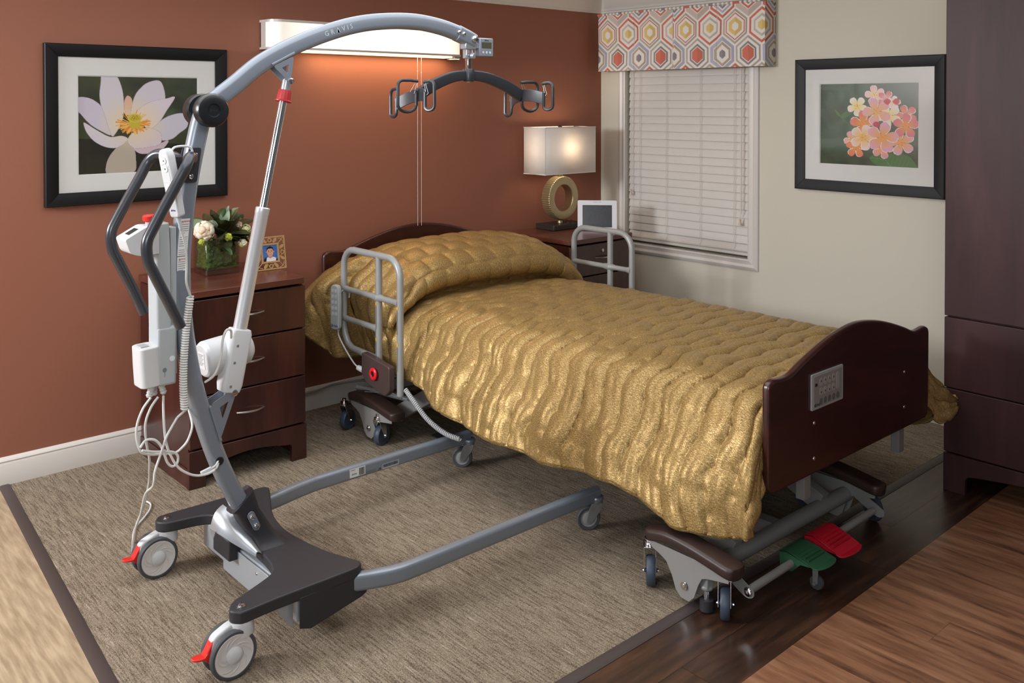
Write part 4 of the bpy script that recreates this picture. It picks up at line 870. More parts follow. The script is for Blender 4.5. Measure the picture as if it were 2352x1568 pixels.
# small black rest pedal at head base
build('foot_lever', M().tube([(-2.0,-.72,.12),(-1.97,-.76,.08),(-1.96,-.80,.045)], .004, 8).box((-1.985,-.78,.030), (-1.93,-.86,.036)), black_gl, bed)
build('hose', M().tube(cat_rom([(-2.16,-.50,.205),(-2.14,-.56,.212),(-2.10,-.62,.215),(-2.09,-.70,.205)], 6), .0032, 6), ink_grey, bed)
build('head_strut', M().cyl((-2.14,-.40,.20), (-1.92,-.86,.155), .013, n=12), bedgray, bed)
# ------------------------------------------------ side rails
def rail(x, ya, yb, zb_a, zt, full, name):
    """ya far(head) end, yb near(foot) end; outer loop ends at the near upright bottom"""
    r = .0155; ym = ya+(yb-ya)*.64
    P = [(x, ya, zt-.27)] if not full else []
    loop = [(x, ya, .50), (x, ya, zt-.085)]+[(x, ya-.085+.085*math.cos(a_), zt-.085+.085*math.sin(a_)) for a_ in [PI/2*k/6 for k in range(1, 7)]]
    loop += [(x, yb+.085-.085*math.sin(a_), zt-.085+.085*math.cos(a_)) for a_ in [PI/2*k/6 for k in range(0, 7)]]+[(x, yb, zt-.2), (x, yb, .275)]
    low = [(x, ya, .50), (x, ya-.012, .46), (x, ya-.035, .425), (x, ya-.075, .407), (x, ym, .400)]
    t = build('side_rail', M().tube(low[::-1]+loop[1:], r, 14), railgray, bed)
    build('rail_upright', M().tube([(x, ym, zt), (x, ym, .32)], .0155, 12), railgray, t)
    for z in ((zt-.19), (zt-.33)):
        build('rail_bar', M().tube([(x, ya, z), (x, ya-.05, z), (x, ym+.05, z), (x, ym, z)], [.0155,.0135,.0135,.021], 12), railgray, t)
    build('rail_bar', M().tube([(x, ym, zt-.19), (x, ym-.035, zt-.19), (x, yb+.035, zt-.19), (x, yb, zt-.19)], [.021,.0135,.0135,.021], 12), railgray, t)
    return t
RL = rail(-2.2, -.385, -.845, .5, .868, True, 'l'); RR_ = rail(-.853, -.585, -1.005, .5, .872, True, 'r')
yel = mat('yellow dot', (226,190,40), .5)
for y, x, zz in ((-.679,-2.2157,.66), (-.845,-2.2157,.665)):
    for dz in (0, -.16):
        build('warning_sticker', M().box((x, y+.003, zz+dz), (x-.0004, y-.005, zz+dz-.012)), yel, RL); build('warning_sticker', M().box((x, y+.003, zz+dz-.018), (x-.0004, y-.004, zz+dz-.12)), ink_grey, RL)
lk = build('rail_latch', M().prism(rpoly([(.615,.43),(.835,.37) if 0 else (.835,.405),(.835,.30),(.80,.27),(.655,.30),(.615,.33)], .012), (-2.222, 0, 0), (0,-1,0), (0,0,1), .030), mat('latch brown', (74,58,56), .45), bed, 'brown rail latch housing', bevel=.004)
build('release_knob', M().lathe([(.014,0),(.014,.004),(.023,.005),(.027,.009),(.027,.014),(.023,.017),(.014,.017),(.012,.012),(.0,.012)], (-2.252+.0, -.728, .357), (-1,0,0)), mat('knob red', (226,30,44), .35), lk)
build('knob_core', M().lathe([(.0115,0),(.0115,.014),(.0,.014)], (-2.252, -.728, .357), (-1,0,0)), black_gl, lk)
build('cable_plug', M().lathe([(.013,0),(.013,.010),(.010,.012),(.013,.016),(.013,.026),(.009,.030),(.012,.034),(.012,.044),(.0,.046)], (-2.24, -.615, .345), (0,1,.05)), white_pl, lk)
# handset hanging on the rail
hs = thing('bed_handset', 'pale grey bed handset clipped to the near side rail', 'remote control', (-2.235, -.385, .60))
HP = rpoly([(-.026,-.105),(.026,-.105),(.028,.03),(.024,.105),(-.024,.105),(-.028,.03)], .02)
hux = norm((.25, -1, 0)); hn = np.cross(hux, (0,0,1)); 
hb = build('body', M().prism(HP, np.array((-2.238, -.392, .597))-hn*0, hux, (0,0,1), .024), grey_pl, hs, bevel=.005, seg=3)
ho = np.array((-2.238, -.392, .597))+hn*.0242
for j in range(5):
    for i in (-1, 1): build('button', M().prism([(i*.010+a_, .078-.027*j+b_) for a_, b_ in rrect(.0068, .0085, .006)], ho, hux, (0,0,1), .001), mat('button %d%d' % (j, i), (208,212,216), .4), hb)
text('lettering', 'drive', .022, ho+np.array((0,0,-.085))+hn*.0003, hux, (0,0,1), ink_blue, hb)
build('hook', M().tube([(-2.225,-.39,.66),(-2.20,-.405,.685),(-2.185,-.41,.66),(-2.188,-.41,.635)], .004, 8), grey_pl, hs)
build('cord', M().tube(cat_rom([(-2.236,-.392,.492),(-2.238,-.40,.46),(-2.24,-.46,.41),(-2.242,-.54,.36),(-2.24,-.58,.35)], 8), [.0055]*4+[.0035]*29, 8), white_pl, hs)
# coiled cable under the bed edge
cc_ = cat_rom([(-2.19,-.87,.305),(-2.19,-.93,.27),(-2.185,-1.02,.215),(-2.17,-1.12,.178),(-2.15,-1.20,.168)], 20); cp_ = []
L_ = [0]
for i in range(1, len(cc_)): L_.append(L_[-1]+np.linalg.norm(cc_[i]-cc_[i-1]))
NT = 40; tot = NT*10
for k in range(tot+1):
    s_ = L_[-1]*k/tot; i = min(len(cc_)-2, int(np.searchsorted(L_, s_, 'right'))-1); f = (s_-L_[i])/(L_[i+1]-L_[i]+1e-9); p = cc_[i]*(1-f)+cc_[i+1]*f; t = norm(cc_[i+1]-cc_[i]); u = np.array((1.,0,0)); u = norm(u-t*u.dot(t)); v = np.cross(t, u); a_ = 2*PI*k/10
    cp_.append(p+.0085*(math.cos(a_)*u+math.sin(a_)*v))
build('coiled_cable', M().tube(cp_, .0027, 6), white_pl, bed)
# mattress
mt = build('mattress', M().box((-1.97, -.11, .478), (-1.03, -2.50, .590)), mat('mattress ticking', (120,126,140), .8), bevel=.05, seg=4); tag(mt, 'blue grey mattress hidden under the gold bedspread', 'mattress')
# ------------------------------------------------ bedspread
gold = bpy.data.materials.new('gold brocade'); gold.use_nodes = True; nt = gold.node_tree; b = nt.nodes['Principled BSDF']; Lk = nt.links
uvn = nt.nodes.new('ShaderNodeAttribute'); uvn.attribute_name = 'fab'
def nz(sx, sy, scale, det=2):
    mp = nt.nodes.new('ShaderNodeMapping'); mp.inputs['Scale'].default_value = (sx, sy, 1); Lk.new(uvn.outputs['Vector'], mp.inputs[0])
    n = nt.nodes.new('ShaderNodeTexNoise'); n.inputs['Scale'].default_value = scale; n.inputs['Detail'].default_value = det; Lk.new(mp.outputs[0], n.inputs[0]); return n
th1 = nz(1, .6, 420); th2 = nz(.22, 1, 420); blot = nz(1, 1, 9, 3)
mul = nt.nodes.new('ShaderNodeMath'); mul.operation = 'MULTIPLY'; Lk.new(th1.outputs[0], mul.inputs[0]); Lk.new(th2.outputs[0], mul.inputs[1])
rp = nt.nodes.new('ShaderNodeValToRGB'); e = rp.color_ramp.elements; e[0].position = .15; e[1].position = .38; e[0].color = (*lin((132,104,58)), 1); e[1].color = (*lin((210,184,130)), 1); e.new(.26).color = (*lin((164,133,82)), 1)
Lk.new(mul.outputs[0], rp.inputs[0]); Lk.new(rp.outputs[0], b.inputs['Base Color'])
rm = nt.nodes.new('ShaderNodeMapRange'); rm.inputs[1].default_value = .2; rm.inputs[2].default_value = .34; rm.inputs[3].default_value = .25; rm.inputs[4].default_value = .52; Lk.new(mul.outputs[0], rm.inputs[0]); Lk.new(rm.outputs[0], b.inputs['Metallic'])
b.inputs['Roughness'].default_value = .43; b.inputs['Specular IOR Level'].default_value = .25
bp = nt.nodes.new('ShaderNodeBump'); bp.inputs['Strength'].default_value = .35; bp.inputs['Distance'].default_value = .001; Lk.new(mul.outputs[0], bp.inputs['Height']); Lk.new(bp.outputs[0], b.inputs['Normal'])
prof = [(-2.566,.44,0),(-2.560,.53,0),(-2.548,.605,0),(-2.50,.634,0),(-2.38,.640,0),(-2.1,.640,0),(-1.7,.640,0),(-1.3,.637,0),(-1.0,.634,0),(-.82,.632,0),(-.72,.629,.15),(-.645,.626,.5),(-.610,.640,.9),(-.625,.668,1),(-.672,.690,1),(-.698,.722,1),(-.688,.762,1),(-.640,.800,1),(-.55,.832,1),(-.44,.848,1),(-.33,.850,1),(-.23,.836,1),(-.15,.80,1),(-.105,.74,1),(-.095,.66,1)]
pr = np.array(cat_rom(prof, 16)); sl_ = np.r_[0, np.cumsum(np.hypot(*np.diff(pr[:, :2], axis=0).T))]
DU = .0065; nU = int(sl_[-1]/DU); U = np.linspace(0, sl_[-1], nU); py, pz, pw = [np.interp(U, sl_, pr[:, k]) for k in range(3)]; pw = np.clip(pw, 0, 1)
hl = [(-2.60,-2.125,.255),(-2.56,-2.13,.235),(-2.5,-2.16,.222),(-2.36,-2.21,.225),(-2.1,-2.20,.282),(-1.75,-2.205,.250),(-1.33,-2.205,.256),(-1.12,-2.20,.285),(-.95,-2.185,.335),(-.86,-2.145,.335),(-.70,-2.135,.325),(-.55,-2.145,.325),(-.46,-2.16,.330),(-.36,-2.17,.335),(-.31,-2.21,.350),(-.27,-2.29,.425),(-.22,-2.37,.495),(-.09,-2.40,.55)]
hr = [(-2.62,-.80,.40),(-2.566,-.80,.39),(-2.545,-.80,.335),(-2.49,-.80,.27),(-2.38,-.80,.215),(-2.2,-.81,.21),(-1.9,-.82,.25),(-1.3,-.83,.31),(-1.0,-.88,.38),(-.7,-.89,.42),(-.55,-.89,.45),(-.40,-.90,.47),(-.09,-.90,.50)]
def tab(T, y, k): T = sorted(T); return np.interp(y, [t[0] for t in T], [t[k] for t in T])
xc = -1.50; sides = []
NV = 125
for sgn, T in ((-1, hl), (1, hr)):
    hx_, hz_ = tab(T, py, 1), tab(T, py, 2); hw = .55
    Npts = [(0,0),(.20,0),(.37,-.004),(.475,-.022),(.545,-.062),(.590,-.13)]; Qpts = [(0,0),(.20,.0),(.36,-.012),(.52,-.050),(.66,-.105),(.77,-.18)]
    if sgn == 1: Qpts = [(0,0),(.20,-.004),(.38,-.025),(.55,-.07),(.68,-.13),(.78,-.22)]
    X_, Z_ = [], []
    for k in range(6):
        X_.append((1-pw)*Npts[k][0]+pw*Qpts[k][0]); Z_.append(pz+(1-pw)*Npts[k][1]+pw*Qpts[k][1])
    hd = sgn*(hx_-xc); X_.append(.45*X_[5]+.55*hd+.012); Z_.append(.5*Z_[5]+.5*hz_); X_.append(hd); Z_.append(hz_)
    cx = np.array(X_); cz = np.array(Z_)               # (8, nU)
    dense = np.array([cat_rom([(cx[k, i], cz[k, i]) for k in range(8)], 8) for i in range(nU)])   # (nU, 57, 2)
    sl = np.concatenate([np.zeros((nU,1)), np.cumsum(np.hypot(np.diff(dense[:,:,0], axis=1), np.diff(dense[:,:,1], axis=1)), axis=1)], 1)
    tt = np.linspace(0, 1, NV); PX = np.array([np.interp(tt*sl[i,-1], sl[i], dense[i,:,0]) for i in range(nU)]); PZ = np.array([np.interp(tt*sl[i,-1], sl[i], dense[i,:,1]) for i in range(nU)]); SV = tt[None]*sl[:, -1:]
    sides.append((PX, PZ, SV))
PX = np.concatenate([-sides[0][0][:, ::-1], sides[1][0][:, 1:]], 1)+xc; PZ = np.concatenate([sides[0][1][:, ::-1], sides[1][1][:, 1:]], 1); SV = np.concatenate([-sides[0][2][:, ::-1], sides[1][2][:, 1:]], 1)
PY = np.repeat(py[:, None], PX.shape[1], 1); UU = np.repeat(U[:, None], PX.shape[1], 1); PWm = np.repeat(pw[:, None], PX.shape[1], 1)
# ends wrap past the footboard corners
out_ = np.clip((np.abs(PX-(-1.515))-.52)/.12, 0, 1); ef = np.clip((-2.42-PY)/.16, 0, 1)
PY = PY-(.050*out_*ef)*np.where(PX > -1.5, 1.5, .35)
# on the sides the roll's overhang fades out
P = np.stack([PX, PY, PZ], -1)
def nrm(P):
    a_ = np.gradient(P, axis=0); b_ = np.gradient(P, axis=1); n_ = np.cross(b_, a_); l_ = np.linalg.norm(n_, axis=-1, keepdims=True); n_ = n_/np.maximum(l_, 1e-9)
    return n_
# keep clear of rails and nightstand: compress overhang towards the bed
yk = PY[:, 0]
Lmax = np.interp(yk, [-2.7,-1.02,-.90,-.36,-.29,-.0], [2.,2.,.648,.648,.93,.93]); Rmax = np.interp(yk, [-2.7,-1.15,-1.03,-.6,-.56,-.0], [2.,2.,.618,.618,.604,.604])
dL = xc-P[..., 0]; dR = P[..., 0]-xc
mL = dL.max(1); mR = dR.max(1)
for i in range(nU):
    for dd, mm, lim in ((dL, mL[i], Lmax[i]), (dR, mR[i], Rmax[i])):
        if mm > lim:
            row_ = dd[i]; k_ = row_ > .42; row_[k_] = .42+(row_[k_]-.42)*(lim-.42)/(mm-.42)
P[..., 0] = np.where(dL > 0, xc-dL, xc+dR)
N_ = nrm(P)
if N_[nU//3, PX.shape[1]//2, 2] < 0: N_ = -N_
g = lambda s_, c: smoothnoise(nU, PX.shape[1], c, s_)
side_w = np.clip((np.abs(SV)-.50)/.10, 0, 1); w1 = g(11, 9)-.5; w2 = g(12, 26)-.5; w3 = g(13, 4)-.5; w4 = g(14, 60)-.5
wr = smoothnoise(nU, PX.shape[1], 34, 31)-.5; wr2 = smoothnoise(nU, PX.shape[1], 16, 32)-.5
ph = UU/.088+.85*w1+.45*w3+.13*np.sin(2*PI*SV/.25+4*w3)+.10*w2+.9*wr2*side_w
fr_ = ph-np.floor(ph); ridge = np.abs(np.sin(PI*ph))**.55
sec = np.abs(np.sin(2*PI*ph+2.2*w2+3*w1))
cell = np.abs(np.sin(PI*(SV/.15+.5*np.floor(ph)+.5*w1)))
tuft = np.exp(-((np.minimum(fr_, 1-fr_)*.088)**2+((cell*.048)**2))/.00022)
wr = smoothnoise(nU, PX.shape[1], 34, 31)-.5; wr2 = smoothnoise(nU, PX.shape[1], 16, 32)-.5
h_top = .0135*(ridge-.6)+.0035*(sec-.5)-.0085*tuft+.0050*(cell-.6)*ridge+.010*w2+.008*wr
# sides: the same rows run on as deeper, puckered folds
stretch_ = np.sin(PI*ph*2+5*wr2)
h_side = .0130*(ridge-.6)*(.20+.95*np.clip(cell+1.6*wr2, 0, 1.2))+.0035*(sec-.5)*(.2+cell)-.0085*tuft+.016*w3+.016*w2+.014*wr
d1 = np.abs(np.sin(PI*(UU/.115+SV/.17*.0+.3*w1)))**.45; d2 = np.abs(np.sin(PI*(SV/.135+.5*np.floor(UU/.115)+.5*w1)))**.45
h_pil = .013*(d1*d2-.5)+.012*w1+.008*w2+.002*w4
H_ = (1-PWm)*((1-side_w)*h_top+side_w*h_side)+PWm*((1-side_w)*h_pil+side_w*(h_side*.8+.010*np.sin(UU*70+SV*8)*side_w))
tuck = np.clip(1-np.abs(UU-np.interp(-.72, pr[:,0][:160], sl_[:160]))/.12, 0, 1)*0
P = P+N_*H_[..., None]
P[..., 0] += np.where(PX < xc, -1, 1)*side_w*.012*np.sin(UU*21+2*w3)*np.clip((np.abs(SV)-.6)/.2, 0, 1)*(1-PWm*.5)
sp = grid_obj('bedspread', P, gold)
fa = sp.data.attributes.new('fab', 'FLOAT_VECTOR', 'POINT'); fa.data.foreach_set('vector', np.stack([UU, SV, 0*UU], -1).astype(np.float32).ravel())
tag(sp, 'quilted shiny gold bedspread drawn over the bed and the pillow roll', 'bedspread')
so_ = sp.modifiers.new('solid', 'SOLIDIFY'); so_.thickness = .010; so_.offset = -1
LOC[sp.name] = (0,0,0)
for edge in (P[:, 0], P[:, -1]):
    bnd = M().tube(edge[::3]+np.array((0,0,.002)), .0085, 8); o_ = build('hem_binding', bnd, gold, sp)
    a2 = o_.data.attributes.new('fab', 'FLOAT_VECTOR', 'POINT'); vv = np.array([v.co[:] for v in o_.data.vertices], np.float32); a2.data.foreach_set('vector', np.stack([vv[:,1], vv[:,2]+vv[:,0], 0*vv[:,0]], -1).ravel())
# pillow inside the roll is covered by the spread
# ================================================================ PATIENT LIFT
Y0 = -1.485
lift = thing('patient_lift', 'grey mobile patient lift with arched boom and dark spreader bar in the foreground', 'patient lift', (-3.2, Y0, 0))
FY = (0, 1, 0)
# boom
bp_ = [(-3.335,1.552),(-3.262,1.606),(-3.172,1.676),(-3.06,1.735),(-2.94,1.783),(-2.82,1.818),(-2.70,1.836),(-2.58,1.841),(-2.47,1.829),(-2.385,1.809)]
bc = cat_rom([(x, Y0, z) for x, z in bp_], 6)
boom = build('boom', M().sweep(bc, rrect(.0285, .0215, .017, 5), FY), alu_gray, lift, ang=50)
build('boom_tip', M().sweep(cat_rom([(-2.395,Y0,1.812),(-2.345,Y0,1.795),(-2.312,Y0,1.782)], 5), lambda t: rrect(.029-.002*t, .0225, .012), FY), alu_gray, lift, bevel=.004)
build('tip_pin', M().lathe([(.013,0),(.013,.004),(.009,.009),(.0,.011)], (-2.325, Y0-.0225, 1.790), (0,-1,0), 16), chrome, lift)
for x, z in ((-2.398,1.812),(-2.376,1.807)): build('bolt', M().lathe([(.0075,0),(.0075,.003),(.005,.006),(.0,.007)], (x, Y0-.0225, z), (0,-1,0), 12), chrome, lift)
a_ = math.atan2(1.808-1.783, .12)
text('lettering', 'G R \u0245 V I S', .0235, (-2.905, Y0-.0218, 1.7930), (math.cos(.305), 0, math.sin(.305)), (-math.sin(.305), 0, math.cos(.305)), ink_light, boom, depth=.0002)
# mast
mp_ = [(-3.357,1.530),(-3.376,1.470),(-3.409,1.310),(-3.428,1.150),(-3.4325,1.05),(-3.426,.90),(-3.402,.74),(-3.365,.60),(-3.318,.46),(-3.262,.335),(-3.205,.225)]
mc = cat_rom([(x, Y0, z) for x, z in mp_], 6)
mast = build('mast', M().sweep(mc, rrect(.0275, .0225, .018, 5), FY), alu_gray, lift, ang=50)
# pivot hub
build('pivot_hub', M().lathe([(.030,-.034),(.036,-.036),(.0365,-.030),(.0365,.030),(.034,.036),(.020,.038),(.0185,.034),(.0,.034)], (-3.352, Y0, 1.530), (0,-1,0), 40), black_gl, lift, 'black round pivot hub')
build('pivot_hub', M().lathe([(.0,-.06),(.044,-.06),(.050,-.054),(.0505,-.024),(.046,-.018),(.0,-.018)], (-3.352, Y0+.0, 1.530), (0,-1,0), 40), black_gl, lift)
build('pivot_hub', M().lathe([(.0,.018),(.046,.018),(.0505,.024),(.0505,.048),(.046,.055),(.036,.058),(.020,.0575),(.018,.054),(.0,.054)], (-3.352, Y0, 1.530), (0,-1,0), 40), black_gl, lift)
text('lettering', 'drive', .012, (-3.352, Y0-.0542, 1.530), (1,0,0), (0,0,1), mat('embossed', (48,50,54), .35), lift)
# actuator brackets
def bracket(A, B, C, yy, name='bracket'):
    for s_ in (-1, 1):
        P = rpoly([A, B, C], [.010, .012, .016], 5); cen = (np.array(A)+np.array(B)+np.array(C))/3
        Hh = [tuple(cen+(np.array(p)-cen)*.33) for p in P]
        if 1:
            m = M().prism_h(P, Hh, (0, Y0+s_*yy, 0), (1,0,0), (0,0,1), .003)
            build(name, m, alu_gray, lift, bevel=.0008)
bracket((-3.142,1.668), (-3.070,1.702), (-3.083,1.612), .020, 'boom_bracket')
build('boom_bracket', M().sweep([(-3.146,Y0,1.672), (-3.068,Y0,1.712)], rrect(.004, .025, .002), FY), alu_gray, lift)
bracket((-3.350,.648), (-3.262,.690), (-3.322,.535), .022, 'mast_bracket')
build('mast_bracket', M().sweep([(-3.352,Y0,.640), (-3.320,Y0,.530)], rrect(.004, .026, .002), FY), alu_gray, lift)
# actuator
T1, T0 = np.array((-3.085, Y0, 1.616)), np.array((-3.283, Y0, .682)); ad = norm(T1-T0)
at = lambda z: T0+(T1-T0)*((z-T0[2])/(T1[2]-T0[2]))
build('piston_rod', M().cyl(at(1.21), at(1.625), .0128, n=20), chrome, lift)
build('rod_end', M().lathe([(.0145,0),(.0145,.05),(.010,.055),(.0,.055)], at(1.575), ad, 18), silver, lift)
rc = M(); NR = 28; RR = []
for h, r_ in ((0,.026),(.003,.0265),(.006,.023),(.035,.0205),(.038,.019)):
    RR.append([at(1.556)+ad*h+(r_-(.0012 if k % 2 and .004 < h < .037 else 0))*(math.cos(2*PI*k/NR)*np.array((0,1.,0))+math.sin(2*PI*k/NR)*np.cross(ad, (0,1.,0))) for k in range(NR)])
build('release_collar', rc.rings(RR), dred_pl, lift, 'dark red ribbed release collar', ang=20)
build('actuator_tube', M().lathe([(.0,0),(.0215,0),(.0215,.365),(.0225,.368),(.0225,.385),(.019,.388),(.0,.388)], at(.845), ad, 26), mat('anodised tube', (214,216,220), .25, .45, coat=.3), lift)
sx_ = np.cross(FY, ad); 
hb_ = M().sweep([at(.668), at(.69), at(.84), at(.855)], lambda t: [(q[0]*(.86 if t in (0,1) else 1), q[1]*(.9 if t in (0,1) else 1)) for q in rrect(.032, .030, .010)], FY); house = build('actuator_housing', hb_, white_pl, lift, bevel=.003)
for z in (.81, .76, .69): build('cap_screw', M().lathe([(.0042,0),(.0042,.0006),(.0,.0006)], at(z)+np.array((-.012 if z > .7 else -.01, -.0302, 0)), (0,-1,0), 10), ink_grey, house)
mo_ = np.array((-3.272, Y0+.046, .774)); dn = norm((-1, -.06, -.10)); du_ = norm(np.cross((0,0,1), dn)); dv_ = np.cross(dn, du_)
build('motor', M().lathe([(.0,-.084),(.036,-.080),(.050,-.066),(.0555,-.040),(.0565,.03),(.0565,.068),(.052,.076),(.046,.080),(.0,.080)], mo_, dn, 36), white_pl, lift, 'white round motor housing', ang=25)
c_ = mo_+dn*.0805
lb = build('rating_label', M().prism([(x*.9, y) for x, y in rrect(.021, .026, .002)], c_, du_, dv_, .0006), paper, lift)
for k in range(9): build('print_line', M().prism([(-.016,.018-.0042*k),(.016-.006*(k%3),.018-.0042*k),(.016-.006*(k%3),.0195-.0042*k),(-.016,.0195-.0042*k)], c_+dn*.0008, du_, dv_, .0002), ink_grey, lb)
build('actuator_clevis', M().cyl(at(.645), at(.672), .012, n=14), silver, lift)
build('pivot_pin', M().lathe([(.010,0),(.010,.004),(.006,.005),(.0,.005)], (-3.277, Y0-.0255, .668), (0,-1,0), 14), chrome, lift)
build('pivot_pin', M().lathe([(.009,0),(.009,.005),(.005,.006),(.0,.006)], (-3.082, Y0-.023, 1.622), (0,-1,0), 14), chrome, lift)
# scale + swivel at the boom tip
hx0 = -2.334
build('load_block', M().box((hx0-.028, Y0-.018, 1.752), (hx0+.022, Y0+.018, 1.790)), silver, lift, bevel=.003); build('load_block', M().box((hx0-.018, Y0-.012, 1.785), (hx0+.012, Y0+.012, 1.805)), silver, lift, bevel=.002)
sc_ = build('scale_display', M().box((hx0+.036, Y0-.020, 1.727), (hx0+.104, Y0+.012, 1.797)), mat('scale grey', (150,158,170), .35, .3), lift, 'grey digital scale display', bevel=.004)
build('scale_arm', M().box((hx0+.018, Y0-.012, 1.757), (hx0+.04, Y0+.008, 1.779)), silver, lift, bevel=.002)
build('lcd_screen', M().box((hx0+.046, Y0-.0206, 1.758), (hx0+.094, Y0-.019, 1.781)), mat('olive lcd', (84,82,66), .25), sc_)
text('lettering', 'drive', .010, (hx0+.070, Y0-.0204, 1.788), (1,0,0), (0,0,1), ink, sc_)
for k in range(3): build('button', M().lathe([(.0055,0),(.0055,.001),(.0,.001)], (hx0+.053+.0165*k, Y0-.020, 1.743), (0,-1,0), 14), white_pl if k else mat('pink button', (216,190,196), .4), sc_); 
for k in range(3): build('button_ring', M().lathe([(.0065,0),(.0065,.0006),(.0,.0006)], (hx0+.053+.0165*k, Y0-.020, 1.743), (0,-1,0), 14), ink_blue, sc_)
build('swivel_fork', M().box((hx0-.020, Y0-.012, 1.718), (hx0-.012, Y0+.012, 1.755)).box((hx0+.006, Y0-.012, 1.718), (hx0+.014, Y0+.012, 1.755)), silver, lift, bevel=.002)
build('swivel_pin', M().cyl((hx0-.022, Y0-.002, 1.728), (hx0+.020, Y0-.002, 1.728), .009, n=16).lathe([(.011,0),(.011,.012),(.008,.014),(.0,.014)], (hx0+.002, Y0-.012, 1.728), (.5,-1,0), 16), silver, lift)
build('swivel_shank', M().box((hx0-.011, Y0-.009, 1.670), (hx0+.007, Y0+.009, 1.735)), chrome, lift, bevel=.002)
# spreader bar
spd = build('spreader_hub', M().lathe([(.0,-.001),(.014,0),(.021,.002),(.022,.006),(.022,.044),(.020,.048),(.0,.048)], (hx0, Y0, 1.632), n=26), spread_m, lift, 'dark grey spreader bar hub'); build('hub_cap', M().lathe([(0,-.004),(.008,-.003),(.013,.001),(.0,.001)], (hx0, Y0, 1.632), n=18), chrome, spd)
phi = math.radians(-8); B_ = np.array((math.cos(phi), math.sin(phi), 0)); P_ = norm((-math.sin(phi), math.cos(phi), -.10)); H0 = np.array((hx0, Y0, 0.))
for s_ in (-1, 1):
    L_ = .215 if s_ < 0 else .235
    pts = cat_rom([H0+B_*s_*d+np.array((0,0,z)) for d, z in ((.018,1.656), (L_*.35,1.647), (L_*.70,1.618), (L_,1.580))], 6)
    arm = build('spreader_arm', M().sweep(pts, lambda t: rrect(.0185+.004*t, .011, .005), (-math.sin(phi), math.cos(phi), 0)), spread_m, lift)
    e_ = H0+B_*s_*L_
    PL = cat_rom([e_+P_*q+B_*s_*c+np.array((0,0,z)) for q, c, z in ((-.108,.030,1.560), (-.06,.010,1.575), (0,0,1.581), (.06,.010,1.575), (.108,.030,1.560))], 5)
    m = M(); R = []
    for p in PL: R.append([p+B_*e+np.array((0, 0, h)) for e, h in ((-.0025,-.023),(.0025,-.023),(.0025,.023),(-.0025,.023))])
    build('hook_plate', m.rings(R), spread_m, lift, bevel=.001)
    def hook(base, out, w_):
        out = norm(out); up = np.array((0,0,1.)); b_ = np.array(base, float)
        Pp = [b_+up*.020, b_-up*.024]+[b_+out*(w_/2-w_/2*math.cos(t))-up*(.032+w_*.35*math.sin(t)) for t in [PI*k/8 for k in range(9)]]+[b_+out*w_+up*.030]+[b_+out*(w_-.020+.020*math.cos(t))+up*(.036+.020*math.sin(t)) for t in [PI/2*k/5 for k in range(1, 6)]]+[b_+out*max(.0, w_-.05)+up*.056, b_-out*.006+up*.053]
        h = build('sling_hook', M().tube(Pp, .0060, 8), spread_m, lift)
        build('latch_wire', M().tube([b_+out*.001+up*.052, b_+out*(w_*.34)+up*.014, b_+out*(w_*.12)+up*.008, b_-out*.004+up*.052], .0009, 4, closed=True), silver, h)
    hook(PL[0]+P_*-.003, -P_+B_*.45, .040); hook(PL[-1]+P_*.003, P_-B_*.1, .040); hook(e_+B_*s_*.006+np.array((0,0,1.578)), B_*s_, .074)
# push handles
for s_ in (-1, 1):
    dy = s_*.142
    P = [(-3.415,Y0+s_*.030,1.378), (-3.425,Y0+s_*.07,1.392), (-3.452,Y0+s_*.118,1.398), (-3.472,Y0+dy,1.375), (-3.500,Y0+dy,1.325), (-3.565,Y0+dy,1.210), (-3.583,Y0+dy,1.168), (-3.580,Y0+dy,1.120), (-3.565,Y0+dy,1.085), (-3.52,Y0+dy,.99), (-3.490,Y0+dy,.924)]
    if s_ > 0: P = P[:-1]+[(-3.487,Y0+dy,.915)]
    pts = cat_rom(P, 6)
    build('push_handle', M().tube(pts, .0155, 16), charcoal, lift, 'dark grey tubular push handle')
build('handle_yoke', M().box((-3.445, Y0-.034, 1.312), (-3.395, Y0-.0226, 1.415)) if 0 else M().prism(rpoly([(-3.436,1.318),(-3.392,1.318),(-3.378,1.420),(-3.415,1.420)], .008), (0, Y0-.0226, 0), (1,0,0), (0,0,1), .004), black_pl, lift, bevel=.001)
build('handle_yoke', M().prism(rpoly([(-3.436,1.318),(-3.392,1.318),(-3.378,1.420),(-3.415,1.420)], .008), (0, Y0+.0266, 0), (1,0,0), (0,0,1), .004), black_pl, lift, bevel=.001)
build('handle_yoke', M().box((-3.470, Y0-.030, 1.355), (-3.434, Y0+.030, 1.400)), black_pl, lift, bevel=.006)
for x, z in ((-3.397,1.398),(-3.410,1.335)): build('bolt', M().lathe([(.0075,0),(.0075,.003),(.005,.006),(.0,.006)], (x, Y0-.027, z), (0,-1,0), 14), chrome, lift)
